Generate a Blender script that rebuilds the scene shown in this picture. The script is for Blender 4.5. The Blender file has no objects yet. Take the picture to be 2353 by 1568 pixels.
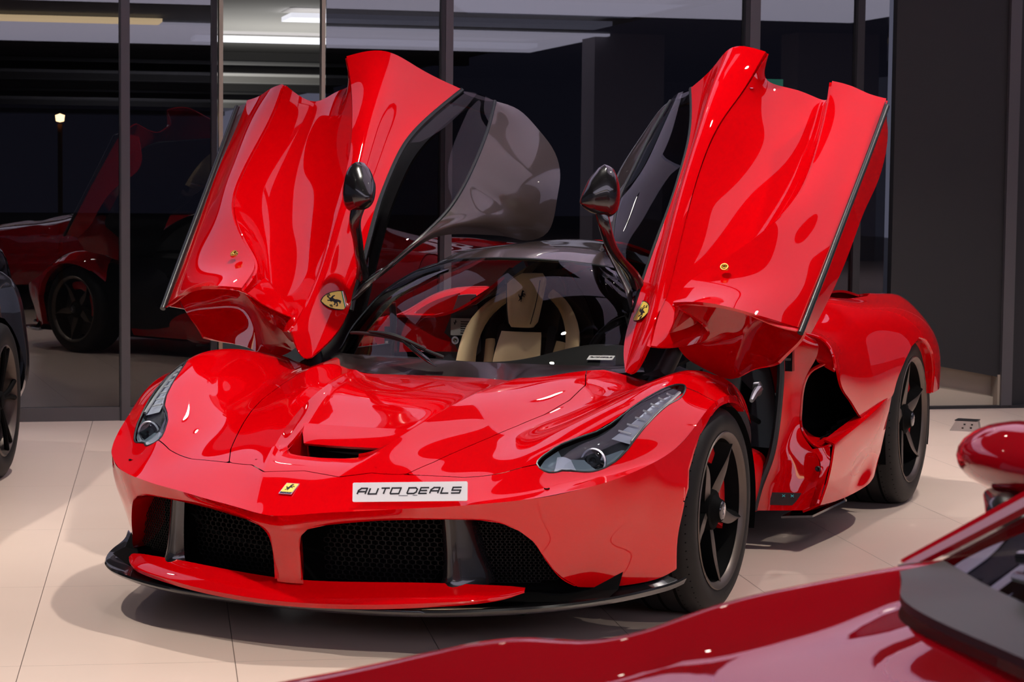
import bpy, bmesh, math, random
import numpy as np
from mathutils import Vector, Matrix
random.seed(7)
S = bpy.context.scene
COL = S.collection
PI = math.pi

# ------------------------------------------------------------------ materials
def mat(name, base=(.8,.8,.8), rough=.5, metal=0., coat=0., coat_rough=.03, spec=.5, trans=0., ior=1.45,
        emit=None, estr=0., alpha=1., sheen=0.):
    m = bpy.data.materials.new(name); m.use_nodes = True
    b = m.node_tree.nodes['Principled BSDF']
    b.inputs['Base Color'].default_value = (*base, 1)
    b.inputs['Roughness'].default_value = rough
    b.inputs['Metallic'].default_value = metal
    b.inputs['Coat Weight'].default_value = coat
    b.inputs['Coat Roughness'].default_value = coat_rough
    b.inputs['Specular IOR Level'].default_value = spec
    b.inputs['Transmission Weight'].default_value = trans
    b.inputs['IOR'].default_value = ior
    b.inputs['Sheen Weight'].default_value = sheen
    if emit:
        b.inputs['Emission Color'].default_value = (*emit, 1)
        b.inputs['Emission Strength'].default_value = estr
    return m
def nd(m, t, **k):
    n = m.node_tree.nodes.new(t)
    for a, v in k.items(): setattr(n, a, v)
    return n
def lk(m, a, b): m.node_tree.links.new(a, b)
def bsdf(m): return m.node_tree.nodes['Principled BSDF']
def add_bump(m, scale, strength, dist=.001, kind='ShaderNodeTexNoise'):
    tc = nd(m, 'ShaderNodeTexCoord'); t = nd(m, kind); t.inputs['Scale'].default_value = scale
    b = nd(m, 'ShaderNodeBump'); b.inputs['Strength'].default_value = strength; b.inputs['Distance'].default_value = dist
    lk(m, tc.outputs['Object'], t.inputs['Vector']); lk(m, t.outputs[0], b.inputs['Height']); lk(m, b.outputs[0], bsdf(m).inputs['Normal'])
    return t
def thin_glass(name, tint, ior=1.5, rough=0.):
    """a pane: light straight through with a tint, mirror reflection by Fresnel"""
    m = bpy.data.materials.new(name); m.use_nodes = True
    nt = m.node_tree; nt.nodes.clear()
    o = nt.nodes.new('ShaderNodeOutputMaterial'); mx = nt.nodes.new('ShaderNodeMixShader')
    f = nt.nodes.new('ShaderNodeFresnel'); f.inputs['IOR'].default_value = ior
    tr = nt.nodes.new('ShaderNodeBsdfTransparent'); tr.inputs[0].default_value = (*tint, 1)
    g = nt.nodes.new('ShaderNodeBsdfGlossy'); g.inputs['Roughness'].default_value = rough
    nt.links.new(f.outputs[0], mx.inputs[0]); nt.links.new(tr.outputs[0], mx.inputs[1]); nt.links.new(g.outputs[0], mx.inputs[2])
    nt.links.new(mx.outputs[0], o.inputs[0])
    return m
M = {}
M['red'] = mat('red_paint', (.55,.0,.0022), .5, coat=1., coat_rough=.012, spec=.0)
bsdf(M['red']).inputs['Coat IOR'].default_value = 1.6
M['wine'] = mat('wine_red_paint', (.30,.001,.006), .5, coat=1., coat_rough=.015, spec=.0)
bsdf(M['wine']).inputs['Coat IOR'].default_value = 1.75
M['gloss_black'] = mat('gloss_black', (.006,.006,.007), .25, coat=1., coat_rough=.02)
M['carbon'] = mat('roof_carbon', (.030,.020,.017), .35, coat=1., coat_rough=.03)
bsdf(M['carbon']).inputs['Coat IOR'].default_value = 1.45
M['cowlblack'] = mat('cowl_black', (.010,.004,.004), .3, coat=.45)
M['black'] = mat('matt_black', (.006,.006,.007), .6)
M['void'] = mat('duct_black', (.002,.002,.002), .9, spec=.1)
M['rubber'] = mat('tyre_rubber', (.010,.0095,.0095), .6, spec=.25)
M['seal'] = mat('seal_rubber', (.012,.016,.018), .35)
M['rim'] = mat('dark_bronze_rim', (.10,.08,.068), .40, metal=.6)
M['rimdark'] = mat('black_rim_barrel', (.003,.003,.003), .7, spec=.06)
M['steel'] = mat('steel', (.5,.5,.5), .3, metal=1.)
M['chrome'] = mat('chrome', (.75,.75,.77), .12, metal=1.)
M['brass'] = mat('brass', (.75,.45,.10), .25, metal=1.)
M['caliper'] = mat('red_caliper', (.55,.005,.008), .35, coat=.6)
M['disc'] = mat('brake_disc', (.12,.115,.11), .4, metal=.9)
M['tan'] = mat('tan_leather', (.90,.67,.36), .55, sheen=.2)
add_bump(M['tan'], 300, .15, .0005)
M['leather'] = mat('black_leather', (.006,.0065,.007), .6, spec=.3)
add_bump(M['leather'], 300, .15, .0005)
M['stitch'] = mat('dark_stitching', (.03,.02,.015), .7)
M['grey'] = mat('satin_grey', (.09,.10,.12), .35, metal=.2)
M['yellow'] = mat('badge_yellow', (.86,.62,.09), .3, coat=.6)
M['ink'] = mat('black_ink', (.004,.004,.005), .4)
M['white'] = mat('white_plastic', (.80,.80,.82), .35, coat=.3)
M['paper'] = mat('grey_paper', (.42,.42,.42), .6)
M['green'] = mat('badge_green', (.0,.25,.08), .4)
M['badgered'] = mat('badge_red', (.6,.01,.01), .4)
M['lens'] = thin_glass('headlight_glass', (.86,.9,.95), 1.6)
M['wsglass'] = thin_glass('windscreen_glass', (.88,.89,.87), 1.42)
M['sideglass'] = thin_glass('side_window_glass', (.35,.36,.38), 1.42)
M['lampsilver'] = mat('lamp_reflector', (.85,.88,1.0), .25, metal=.1, coat=1.)
M['lampgrey'] = mat('lamp_housing', (.34,.42,.48), .35, metal=.3)
M['lampdark'] = mat('lamp_dark_housing', (.035,.036,.042), .35, coat=.5)
M['led'] = mat('lamp_light_guide', (.92,.90,.88), .12, coat=1.)
M['projector'] = mat('lamp_projector_glass', (.01,.01,.013), .05, coat=1.)
M['amber'] = mat('amber_lamp', (.9,.12,.01), .3, emit=(1.,.12,.01), estr=1.2)
M['markcyan'] = mat('label_cyan', (.05,.55,.60), .4)
M['mesh'] = mat('grille_mesh', (.006,.006,.0065), .5, spec=.2)

# ------------------------------------------------------------------ geometry helpers
def spl(P, n):
    """natural cubic spline through P by chord length, n samples"""
    P = np.asarray(P, float)
    if len(P) == 2:
        t = np.linspace(0, 1, n)[:, None]; return P[0]*(1-t)+P[1]*t
    h = np.linalg.norm(np.diff(P, axis=0), axis=1); h = np.maximum(h, 1e-6)
    s = np.r_[0, np.cumsum(h)]; m = len(P)
    A = np.eye(m); B = np.zeros_like(P)
    for i in range(1, m-1):
        A[i, i-1] = h[i-1]; A[i, i] = 2*(h[i-1]+h[i]); A[i, i+1] = h[i]
        B[i] = 6*((P[i+1]-P[i])/h[i]-(P[i]-P[i-1])/h[i-1])
    Mx = np.linalg.solve(A, B)
    t = np.linspace(0, s[-1], n); k = np.clip(np.searchsorted(s, t, side='right')-1, 0, m-2)
    a = (s[k+1]-t)[:, None]; b = (t-s[k])[:, None]; hk = h[k][:, None]
    return Mx[k]*a**3/(6*hk)+Mx[k+1]*b**3/(6*hk)+(P[k]/hk-Mx[k]*hk/6)*a+(P[k+1]/hk-Mx[k+1]*hk/6)*b
def poly_rs(P, n):
    P = np.asarray(P, float); s = np.r_[0, np.cumsum(np.linalg.norm(np.diff(P, axis=0), axis=1))]
    t = np.linspace(0, s[-1], n)
    return np.stack([np.interp(t, s, P[:, k]) for k in range(P.shape[1])], 1)
def surf(tracks, nu, nv, sharp=(), sm=0, keep=None):
    """grid through tracks; nv steps per span; across-spline broken at the 'sharp' tracks"""
    T = np.stack([spl(t, nu) for t in tracks], 1)          # nu, k, 3
    cuts = [0]+sorted(sharp)+[len(tracks)-1]
    rows = []
    for u in range(nu):
        r = []
        for a, b in zip(cuts[:-1], cuts[1:]):
            n = nv*(b-a)+1
            seg = T[u, a:b+1]
            # sample each span evenly so that tracks stay grid lines
            h = np.maximum(np.linalg.norm(np.diff(seg, axis=0), axis=1), 1e-6)
            q = spl_at(seg, h, nv)
            r.append(q if not r else q[1:])
        rows.append(np.concatenate(r))
    G = np.array(rows); fixc = [c*nv for c in (sharp if keep is None else keep)]
    for _ in range(sm):                                     # even out small wobbles, keeping borders and creases
        H_ = G.copy(); H_[1:-1] = .25*G[:-2]+.5*G[1:-1]+.25*G[2:]; G = H_
        if _ % 2 == 0:
            H_ = G.copy(); H_[:, 1:-1] = .25*G[:, :-2]+.5*G[:, 1:-1]+.25*G[:, 2:]
            for c in fixc: H_[:, c] = G[:, c]
            H_[0] = G[0]; H_[-1] = G[-1]; G = H_
    return G
def spl_at(P, h, nv):
    m = len(P); s = np.r_[0, np.cumsum(h)]
    t = np.concatenate([np.linspace(s[i], s[i+1], nv, endpoint=False) for i in range(m-1)]+[[s[-1]]])
    if m == 2:
        w = (t/s[-1])[:, None]; return P[0]*(1-w)+P[1]*w
    A = np.eye(m); B = np.zeros_like(P)
    for i in range(1, m-1):
        A[i, i-1] = h[i-1]; A[i, i] = 2*(h[i-1]+h[i]); A[i, i+1] = h[i]
        B[i] = 6*((P[i+1]-P[i])/h[i]-(P[i]-P[i-1])/h[i-1])
    Mx = np.linalg.solve(A, B)
    k = np.clip(np.searchsorted(s, t, side='right')-1, 0, m-2)
    a = (s[k+1]-t)[:, None]; b = (t-s[k])[:, None]; hk = h[k][:, None]
    return Mx[k]*a**3/(6*hk)+Mx[k+1]*b**3/(6*hk)+(P[k]/hk-Mx[k]*hk/6)*a+(P[k+1]/hk-Mx[k+1]*hk/6)*b
class Ms:
    pair = None
    def __init__(s, V=None, F=None):
        s.V = [] if V is None else [tuple(v) for v in V]; s.F = [] if F is None else [tuple(f) for f in F]
    def add(s, o):
        s.pair = None
        n = len(s.V); s.V += o.V; s.F += [tuple(i+n for i in f) for f in o.F]; return s
    def copy(s): return Ms(s.V, s.F)
    def flip(s): s.F = [f[::-1] for f in s.F]; return s
    def mir(s): return Ms([(-x, y, z) for x, y, z in s.V], [f[::-1] for f in s.F])
    def both(s):
        m = s.copy().add(s.mir())
        if min(abs(v[0]) for v in s.V) > .008: m.pair = (s, s.mir())
        return m
    def move(s, x=0, y=0, z=0): s.V = [(a+x, b+y, c+z) for a, b, c in s.V]; return s
    def xf(s, Mt): s.V = [tuple(Mt @ Vector(v)) for v in s.V]; return s
def grid(G, close_v=False):
    nu, nv = G.shape[:2]; m = Ms(G.reshape(-1, 3)); k = nv if close_v else nv-1
    for i in range(nu-1):
        for j in range(k):
            a = i*nv+j; b = i*nv+(j+1) % nv; m.F.append((a, b, b+nv, a+nv))
    return m
def clip(m, d):
    """keep the part of the mesh where the per-vertex field d >= 0"""
    V = list(m.V); d = list(d); F = []; cache = {}
    def cut(a, b):
        k = (a, b) if a < b else (b, a)
        if k not in cache:
            t = d[a]/(d[a]-d[b]); p = tuple(V[a][i]+(V[b][i]-V[a][i])*t for i in range(3))
            cache[k] = len(V); V.append(p)
        return cache[k]
    n0 = len(m.V)
    for f in m.F:
        s = [d[i] >= 0 for i in f]
        if all(s): F.append(f); continue
        if not any(s): continue
        out = []
        for i in range(len(f)):
            a, b = f[i], f[(i+1) % len(f)]
            if d[a] >= 0: out.append(a)
            if (d[a] >= 0) != (d[b] >= 0): out.append(cut(a, b))
        if len(out) >= 3: F.append(tuple(out))
    used = sorted({i for f in F for i in f}); mp = {v: i for i, v in enumerate(used)}
    return Ms([V[i] for i in used], [tuple(mp[i] for i in f) for f in F])
def sdf(P, poly):
    """signed distance (inside > 0) of 2-D points to a closed polygon"""
    P = np.asarray(P, float); Q = np.asarray(poly, float); R = np.roll(Q, -1, axis=0)
    best = np.full(len(P), 1e9); ins = np.zeros(len(P), bool)
    for a, b in zip(Q, R):
        ab = b-a; ap = P-a
        t = np.clip((ap@ab)/max(ab@ab, 1e-12), 0, 1)
        best = np.minimum(best, np.linalg.norm(ap-t[:, None]*ab, axis=1))
        c = (a[1] > P[:, 1]) != (b[1] > P[:, 1])
        with np.errstate(divide='ignore', invalid='ignore'):
            xi = a[0]+(P[:, 1]-a[1])*(b[0]-a[0])/(b[1]-a[1])
        ins ^= c & (P[:, 0] < xi)
    return np.where(ins, best, -best)
def axy(m): V = np.array(m.V); return np.c_[np.abs(V[:, 0]), V[:, 1]]
def ayz(m): V = np.array(m.V); return V[:, 1:3]
def axz(m): V = np.array(m.V); return np.c_[np.abs(V[:, 0]), V[:, 2]]
def smooth_poly(P, n=90):
    P = list(P); Q = spl(P[-3:]+P+P[:3], n*2)
    Q = np.asarray(Q); h = np.linalg.norm(np.diff(np.asarray(P[-3:]+P+P[:3]), axis=0), axis=1); s = np.r_[0, np.cumsum(h)]
    t = np.linspace(0, s[-1], n*2); k = (t >= s[3]) & (t < s[3+len(P)])
    return Q[k]
def thicken(m, t):
    """shell of thickness t behind the surface (against its normals)"""
    V = np.array(m.V); N = np.zeros_like(V)
    for f in m.F:
        a, b, c = V[f[0]], V[f[1]], V[f[2]]; n = np.cross(b-a, c-a)
        if len(f) > 3: n = n+np.cross(c-a, V[f[3]]-a)
        for i in f: N[i] += n
    N /= np.maximum(np.linalg.norm(N, axis=1), 1e-12)[:, None]
    n0 = len(V); W = V-N*t
    ed = {}
    for f in m.F:
        for i in range(len(f)): ed[(f[i], f[(i+1) % len(f)])] = 1
    F = list(m.F)+[tuple(i+n0 for i in f[::-1]) for f in m.F]
    for (a, b) in ed:
        if (b, a) not in ed: F.append((b, a, a+n0, b+n0))
    return Ms(np.concatenate([V, W]), F)
def flange(m, test, offs):
    """turned-in edge: strips grown from the open border edges that pass the test"""
    V = np.array(m.V); c = {}
    for f in m.F:
        for i in range(len(f)): a, b = f[i], f[(i+1) % len(f)]; c[(min(a, b), max(a, b))] = c.get((min(a, b), max(a, b)), 0)+1
    o = Ms(); mp = {}
    def vid(i, k):
        if (i, k) not in mp: mp[(i, k)] = len(o.V); o.V.append(tuple(V[i]+offs(V[i], k)))
        return mp[(i, k)]
    for (a, b), n in c.items():
        if n == 1 and test((V[a]+V[b])/2):
            for k in range(2): o.F.append((vid(a, k), vid(b, k), vid(b, k+1), vid(a, k+1)))
    return o
def tube(path, r, n=10, cap=True, n_s=None, up=None, sy=1.):
    P = np.asarray(path, float)
    if n_s: P = spl(P, n_s)
    k = len(P); rs = np.interp(np.linspace(0, 1, k), np.linspace(0, 1, len(np.atleast_1d(r))), np.atleast_1d(r)) if np.ndim(r) else np.full(k, r)
    m = Ms(); T = np.gradient(P, axis=0); T /= np.maximum(np.linalg.norm(T, axis=1), 1e-9)[:, None]
    u = np.array(up if up is not None else ([0, 0, 1] if abs(T[0][2]) < .9 else [1, 0, 0]), float)
    for i in range(k):
        u = u-T[i]*(u@T[i]); u /= max(np.linalg.norm(u), 1e-9); w = np.cross(T[i], u)
        for j in range(n):
            a = 2*PI*j/n; m.V.append(tuple(P[i]+rs[i]*(math.cos(a)*w+math.sin(a)*u*sy)))
    for i in range(k-1):
        for j in range(n):
            a = i*n+j; b = i*n+(j+1) % n; m.F.append((a, b, b+n, a+n))
    if cap: m.F.append(tuple(range(n))[::-1]); m.F.append(tuple((k-1)*n+j for j in range(n)))
    return m
def box(x0, x1, y0, y1, z0, z1):
    V = [(x, y, z) for x in (x0, x1) for y in (y0, y1) for z in (z0, z1)]
    return Ms(V, [(0, 1, 3, 2), (4, 6, 7, 5), (0, 4, 5, 1), (2, 3, 7, 6), (0, 2, 6, 4), (1, 5, 7, 3)])
def prism(P2, h0, h1, M4=None):
    """extrude 2-D polygon (x,y) from h0 to h1 along z"""
    n = len(P2); m = Ms([(x, y, h0) for x, y in P2]+[(x, y, h1) for x, y in P2])
    m.F = [tuple(range(n))[::-1], tuple(range(n, 2*n))]+[(i, (i+1) % n, (i+1) % n+n, i+n) for i in range(n)]
    if M4 is not None: m.xf(M4)
    return m
def lathe(prof, n=64, ax='x', close=False):
    """profile of (offset along axis, radius)"""
    G = np.zeros((n, len(prof), 3))
    for i in range(n):
        a = 2*PI*i/n
        for j, (o, r) in enumerate(prof):
            G[i, j] = (o, r*math.cos(a), r*math.sin(a)) if ax == 'x' else ((r*math.cos(a), o, r*math.sin(a)) if ax == 'y' else (r*math.cos(a), r*math.sin(a), o))
    G = np.concatenate([G, G[:1]]) if True else G
    m = Ms(G[:-1].reshape(-1, 3)); k = len(prof)
    for i in range(n):
        for j in range(k-1):
            a = i*k+j; b = ((i+1) % n)*k+j; m.F.append((a, a+1, b+1, b))
    return m
def frame(o, x, y):
    x = Vector(x).normalized(); y = Vector(y); z = x.cross(y).normalized(); y = z.cross(x)
    Mt = Matrix((x, y, z)).transposed().to_4x4(); Mt.translation = Vector(o); return Mt
def build(name, m, material, parent=None, ang=38, recalc=True, flat=False):
    if m.pair:
        a, b = m.pair; o = build(name, a, material, parent, ang, recalc, flat); build(name, b, material, parent, ang, recalc, flat); return o
    me = bpy.data.meshes.new(name); me.from_pydata([tuple(map(float, v)) for v in m.V], [], m.F); me.update()
    bm = bmesh.new(); bm.from_mesh(me)
    bmesh.ops.remove_doubles(bm, verts=bm.verts, dist=1e-5)
    if recalc: bmesh.ops.recalc_face_normals(bm, faces=bm.faces)
    bm.to_mesh(me); bm.free()
    me.materials.append(material)
    if not flat:
        me.shade_smooth(); me.set_sharp_from_angle(angle=math.radians(ang))
    o = bpy.data.objects.new(name, me); COL.objects.link(o)
    if parent is not None: o.parent = parent
    return o
def empty(name, loc=(0, 0, 0), parent=None, rz=0):
    o = bpy.data.objects.new(name, None); COL.objects.link(o); o.location = loc; o.rotation_euler = (0, 0, rz)
    o.empty_display_size = .1
    if parent is not None: o.parent = parent
    return o
def tag(o, label=None, cat=None, group=None, kind=None):
    if label: o['label'] = label
    if cat: o['category'] = cat
    if group: o['group'] = group
    if kind: o['kind'] = kind
    return o
# ================================================================== the open-door sports car
CAR = tag(empty('sports_car', (0, 0, 0)), 'bright red mid-engined supercar with both doors swung up, centre of the showroom', 'car')

# ---- main shell: tracks run from the nose edge back to the screen / fender
R1 = [(.068,-1.145,.404),(.098,-1.058,.455),(.13,-.968,.504),(.162,-.863,.546),(.19,-.746,.585),(.217,-.619,.623),(.241,-.477,.659),(.262,-.316,.690),(.282,-.15,.713),(.30,.0,.716),(.31,.15,.715)]
T0 = [(0,-1.158,.400),(0,-1.058,.457),(0,-.968,.505),(0,-.87,.545),(0,-.75,.575),(0,-.60,.598),(0,-.477,.627),(0,-.316,.655),(0,-.15,.674),(0,.0,.688),(0,.15,.70)]
TA = [(.035,-1.155,.402),(.055,-1.058,.457),(.075,-.968,.505),(.118,-.88,.537),(.154,-.75,.561),(.187,-.619,.592),(.207,-.477,.630),(.228,-.316,.663),(.247,-.15,.686),(.263,.0,.699),(.27,.15,.705)]
T15 = [(.16,-1.117,.414),(.185,-1.03,.452),(.205,-.94,.496),(.235,-.84,.536),(.265,-.72,.573),(.30,-.60,.607),(.335,-.477,.641),(.37,-.316,.674),(.395,-.15,.700),(.405,.0,.724),(.40,.15,.735)]
T2 = [(.25,-1.083,.420),(.272,-.99,.463),(.292,-.896,.503),(.337,-.804,.532),(.377,-.698,.559),(.418,-.585,.584),(.457,-.463,.609),(.496,-.33,.631),(.521,-.169,.662),(.525,.0,.700),(.51,.20,.728)]
T3 = [(.40,-1.018,.430),(.42,-.94,.465),(.44,-.86,.495),(.462,-.77,.524),(.485,-.68,.550),(.515,-.585,.578),(.56,-.463,.610),(.60,-.33,.633),(.625,-.169,.655),(.64,.02,.672),(.64,.30,.69)]
T35 = [(.49,-.985,.437),(.505,-.91,.466),(.52,-.84,.492),(.54,-.77,.522),(.568,-.69,.556),(.615,-.585,.598),(.672,-.463,.645),(.712,-.33,.688),(.735,-.169,.718),(.745,.0,.725),(.74,.33,.705)]
T4 = [(.56,-.955,.444),(.578,-.885,.468),(.598,-.81,.503),(.628,-.735,.540),(.655,-.67,.572),(.705,-.579,.603),(.763,-.485,.637),(.803,-.375,.682),(.835,-.265,.717),(.855,-.10,.757),(.83,.08,.760),(.82,.32,.722)]
T5 = [(.665,-.89,.455),(.685,-.83,.468),(.705,-.765,.484),(.735,-.70,.499),(.768,-.65,.512),(.801,-.601,.528),(.844,-.471,.608),(.869,-.34,.667),(.892,-.19,.712),(.915,-.05,.728),(.915,.10,.722),(.90,.34,.68)]
T6 = [(.788,-.756,.478),(.812,-.725,.484),(.838,-.68,.492),(.862,-.635,.502),(.885,-.585,.514),(.908,-.53,.528),(.93,-.47,.545),(.950,-.40,.570),(.966,-.32,.610),(.974,-.2,.662),(.975,-.05,.687),(.97,.10,.675),(.955,.26,.615),(.945,.36,.56)]
# the duct channel follows the ridge: fitted low order curves keep it free of ripples
_r = np.array([p for p in R1 if p[1] > -1.0]); _px = np.polyfit(_r[:, 1], _r[:, 0], 3); _pz = np.polyfit(_r[:, 1], _r[:, 2], 3)
def _sm(t): t = min(max(t, 0), 1); return t*t*(3-2*t)
def _ch(y, k):
    x, z = float(np.polyval(_px, y)), float(np.polyval(_pz, y)); d = (.020+.026*_sm((-.30-y)/.30))*_sm((y+.93)/.22)
    return (x, y, z) if k == 0 else ((x-.034, y, z-d) if k == 1 else (0, y, z-d-.001))
_ys = np.linspace(-.98, .15, 18)
R1 = R1[:2]+[_ch(y, 0) for y in _ys]; TA = TA[:2]+[_ch(y, 1) for y in _ys]; T0 = T0[:2]+[_ch(y, 2) for y in _ys]
def mx(t): return [(-x, y, z) for x, y, z in t]
tr = [mx(t) for t in (T6,T5,T4,T35,T3,T2,T15,R1,TA)]+[T0]+[TA,R1,T15,T2,T3,T35,T4,T5,T6]
SH = grid(surf(tr, 150, 8, sharp=(7, 8, 10, 11), sm=24, keep=(7, 11)))
# regions in plan view (|x|, y)
HL = [(.634,-.735),(.638,-.694),(.664,-.633),(.700,-.579),(.740,-.529),(.771,-.467),(.794,-.394),(.817,-.315),(.843,-.233),(.868,-.172),(.884,-.152),(.893,-.175),(.879,-.292),(.862,-.387),(.846,-.471),(.829,-.544),(.803,-.603),(.760,-.660),(.703,-.705),(.66,-.742)]
shut = [(.123,-.985),(.197,-.925),(.284,-.897),(.294,-.888),(.337,-.804),(.377,-.698),(.418,-.585),(.457,-.463),(.492,-.33),(.512,-.169),(.508,-.02),(.47,.08),(.45,.14)]
cowl = [(-1,.092),(0,.092),(.1,.078),(.2,.034),(.25,-.005),(.285,-.055),(.32,-.05),(.38,.0),(.45,.13),(.55,.27),(.60,.345),(.625,.40)]
vent = [(-.2,-.868),(0,-.868),(.07,-.862),(.11,-.848),(.135,-.815),(.150,-.76),(.168,-.68),(.186,-.605),(.05,-.60),(-.2,-.60)]
cab = cowl+[(.66,.34),(.72,.31),(.80,.36),(1.2,.55),(1.2,2),(-1,2)]
bon = [(-1,-.965),(0,-.965)]+shut+[(.45,.6),(-1,.6)]
fen = [(.284,-.897),(.45,-.845),(.560,-.79),(.634,-.735),(.60,-.5),(.76,-.3),(.872,-.165),(.90,-.14),(1.2,-.02),(1.2,1),(.4,1)]+shut[3:][::-1]
q = axy(SH)
main = clip(SH, -sdf(q, vent))
main = clip(main, -sdf(axy(main), cab))
g = .0014
bonnet = clip(main, sdf(axy(main), bon)-g)
rest = clip(main, -sdf(axy(main), bon)-g)
rest = clip(rest, -sdf(axy(rest), HL)-.003)
# fender polygon minus headlight is handled because the headlight is already cut away
fenp = [(.284,-.897),(.45,-.845),(.560,-.79),(.634,-.735),(.70,-.64),(.80,-.5),(.85,-.3),(.885,-.165),(.92,-.135),(1.2,-.06),(1.2,1.2),(.3,1.2)]+shut[3:][::-1]
fender = clip(rest, sdf(axy(rest), fenp)-g)
bumptop = clip(rest, -sdf(axy(rest), fenp)-g)
arch = [(-.37,.0),(-.374,.2),(-.392,.316),(-.392,.41),(-.372,.50),(-.336,.55),(-.29,.598),(-.197,.648),(-.098,.671),(-.009,.676),(.084,.660),(.17,.627),(.225,.585),(.258,.52),(.27,.3),(.27,.0)]
def acl(m): d = -sdf(ayz(m), arch); V = np.array(m.V); return clip(m, np.maximum(d, (.84-np.abs(V[:, 0]))*10))
fender = acl(fender)
bumptop = acl(bumptop)
def half(m, s):
    V = np.array(m.V); return clip(m, V[:, 0]*s-.001)
build('bonnet', thicken(bonnet, .006), M['red'], CAR)
# ---- front face below the nose edge, corners and sides back to the wheel arch
D0 = [(0,-1.158,.400),(.035,-1.155,.402),(.068,-1.145,.404),(.16,-1.117,.414),(.25,-1.083,.420),(.328,-1.052,.426),(.40,-1.018,.430),(.49,-.985,.437),(.56,-.955,.444),(.665,-.89,.455),(.70,-.862,.459),(.745,-.81,.467),(.788,-.756,.478)]+T6[1:]
def resample_like(P, n=60): return spl(P, n)
D1 = [(0,-1.10,.355),(.06,-1.10,.365),(.136,-1.083,.380),(.25,-1.052,.395),(.35,-1.02,.401),(.43,-.995,.405),(.514,-.962,.407),(.60,-.915,.408),(.67,-.865,.405),(.72,-.815,.405),(.79,-.74,.405),(.845,-.66,.405),(.888,-.58,.405),(.92,-.505,.405),(.950,-.45,.405),(.970,-.405,.41),(.980,-.35,.5),(.983,-.27,.59),(.982,-.18,.652),(.981,-.05,.675),(.976,.10,.66),(.962,.26,.60),(.952,.36,.545)]
D2 = [(0,-1.08,.30),(.06,-1.075,.30),(.25,-1.03,.30),(.43,-.97,.30),(.60,-.885,.30),(.68,-.812,.30),(.735,-.755,.30),(.785,-.69,.30),(.83,-.62,.30),(.875,-.545,.30),(.915,-.475,.305),(.954,-.408,.316)]
D3 = [(0,-1.05,.19),(.06,-1.045,.19),(.25,-1.0,.19),(.43,-.94,.19),(.60,-.85,.19),(.68,-.79,.20),(.715,-.74,.193),(.744,-.692,.18),(.772,-.640,.172),(.812,-.585,.168),(.850,-.53,.168),(.885,-.475,.171),(.918,-.43,.18),(.943,-.388,.197)]
# the lower tracks stop at the arch: split in two patches
k1 = 16
D0a = [p for p in D0 if p[1] < -.37]; D1a = D1[:k1]
nu = 130
face = grid(surf([D0a, D1a, D2, D3], nu, 12, sm=10))
mouth = [(.042,.10),(.043,.24),(.045,.30),(.053,.335),(.078,.357),(.136,.372),(.25,.386),(.35,.393),(.45,.397),(.54,.396),(.60,.385),(.64,.360),(.665,.330),(.685,.284),(.703,.240),(.720,.212),(.742,.186),(.765,.15),(.765,.10)]
face = clip(face, -sdf(axz(face), mouth))
side = grid(surf([[p for p in D0 if p[1] > -.48], [(.970,-.405,.41)]+D1[16:]], 90, 10))
side = clip(side, -sdf(ayz(side), arch))
face = clip(face, -sdf(ayz(face), arch))
sm = side.both(); smf = clip(sm, sdf(ayz(sm), [(-.13,0),(-.13,1),(1,1),(1,0)])-g); smb = clip(sm, -sdf(ayz(sm), [(-.13,0),(-.13,1),(1,1),(1,0)])-g)
bt = bumptop.copy().add(face.flip().both()).add(smb)
bumper = build('front_bumper', bt, M['red'], CAR, ang=42)
for s in (1, -1):
    f = half(fender, s).add(half(smf, s)); build('front_fender', f, M['red'], CAR)
# returns: rolled edges around the mouth and the arch
def rim_strip(pts3, off):
    a = np.array(pts3, float); b = a+np.array(off, float); return grid(np.stack([a, (a+b)/2, b], 1))
mouth3 = [(.043,-1.062,.20),(.045,-1.078,.30),(.053,-1.090,.335),(.078,-1.092,.357),(.136,-1.083,.372),(.25,-1.052,.386),(.35,-1.022,.393),(.45,-.988,.397),(.54,-.949,.396),(.60,-.912,.385),(.64,-.872,.360),(.665,-.838,.330),(.685,-.808,.284),(.703,-.775,.240),(.720,-.748,.210),(.744,-.70,.183)]
mp = spl(mouth3, 70)
mo = np.zeros((70, 3)); mo[:, 1] = np.where(mp[:, 0] < .2, .07+.10*np.clip(mp[:, 0]/.2, 0, 1), .17); mo[:, 0] = np.where(mp[:, 0] < .2, -.040*np.clip((.2-mp[:, 0])/.15, 0, 1), -.016); mw = rim_strip(mp, mo).both()
build('mouth_surround', mw, M['red'], bumper)
arch3 = [(.954,-.410,.316),(.970,-.406,.41),(.979,-.382,.495),(.983,-.340,.548),(.984,-.29,.598),(.983,-.197,.650),(.982,-.098,.672),(.981,-.009,.677),(.978,.084,.661),(.968,.17,.628),(.96,.225,.586),(.955,.258,.53)]
a3 = spl([(.943,-.390,.200),(.948,-.402,.26)]+arch3, 80)
A3 = np.array(a3); ctr = np.array([0, -.1, .30]); d = A3-ctr; d[:, 0] = 0; d /= np.linalg.norm(d, axis=1)[:, None]
def ar_test(q): return q[1] > -.44 and q[1] < .30 and abs(q[0]) > .87 and (q[2] < .33 or abs(sdf([(q[1], q[2])], arch)[0]) < .02) and not (q[2] < .33 and q[1] < -.413) and q[2] > .19
def ar_off(q, k):
    sx = 1 if q[0] > 0 else -1; d_ = np.array([0, q[1]+.06, q[2]-.30]); d_ /= np.linalg.norm(d_)
    return [np.zeros(3), np.array([sx*.001, 0, 0])-d_*.009, np.array([-sx*.045, 0, 0])-d_*.010][k]
Pside = face.both() if False else None
_full = Ms(bt.V, bt.F); lipm = flange(_full, ar_test, ar_off)
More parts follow.
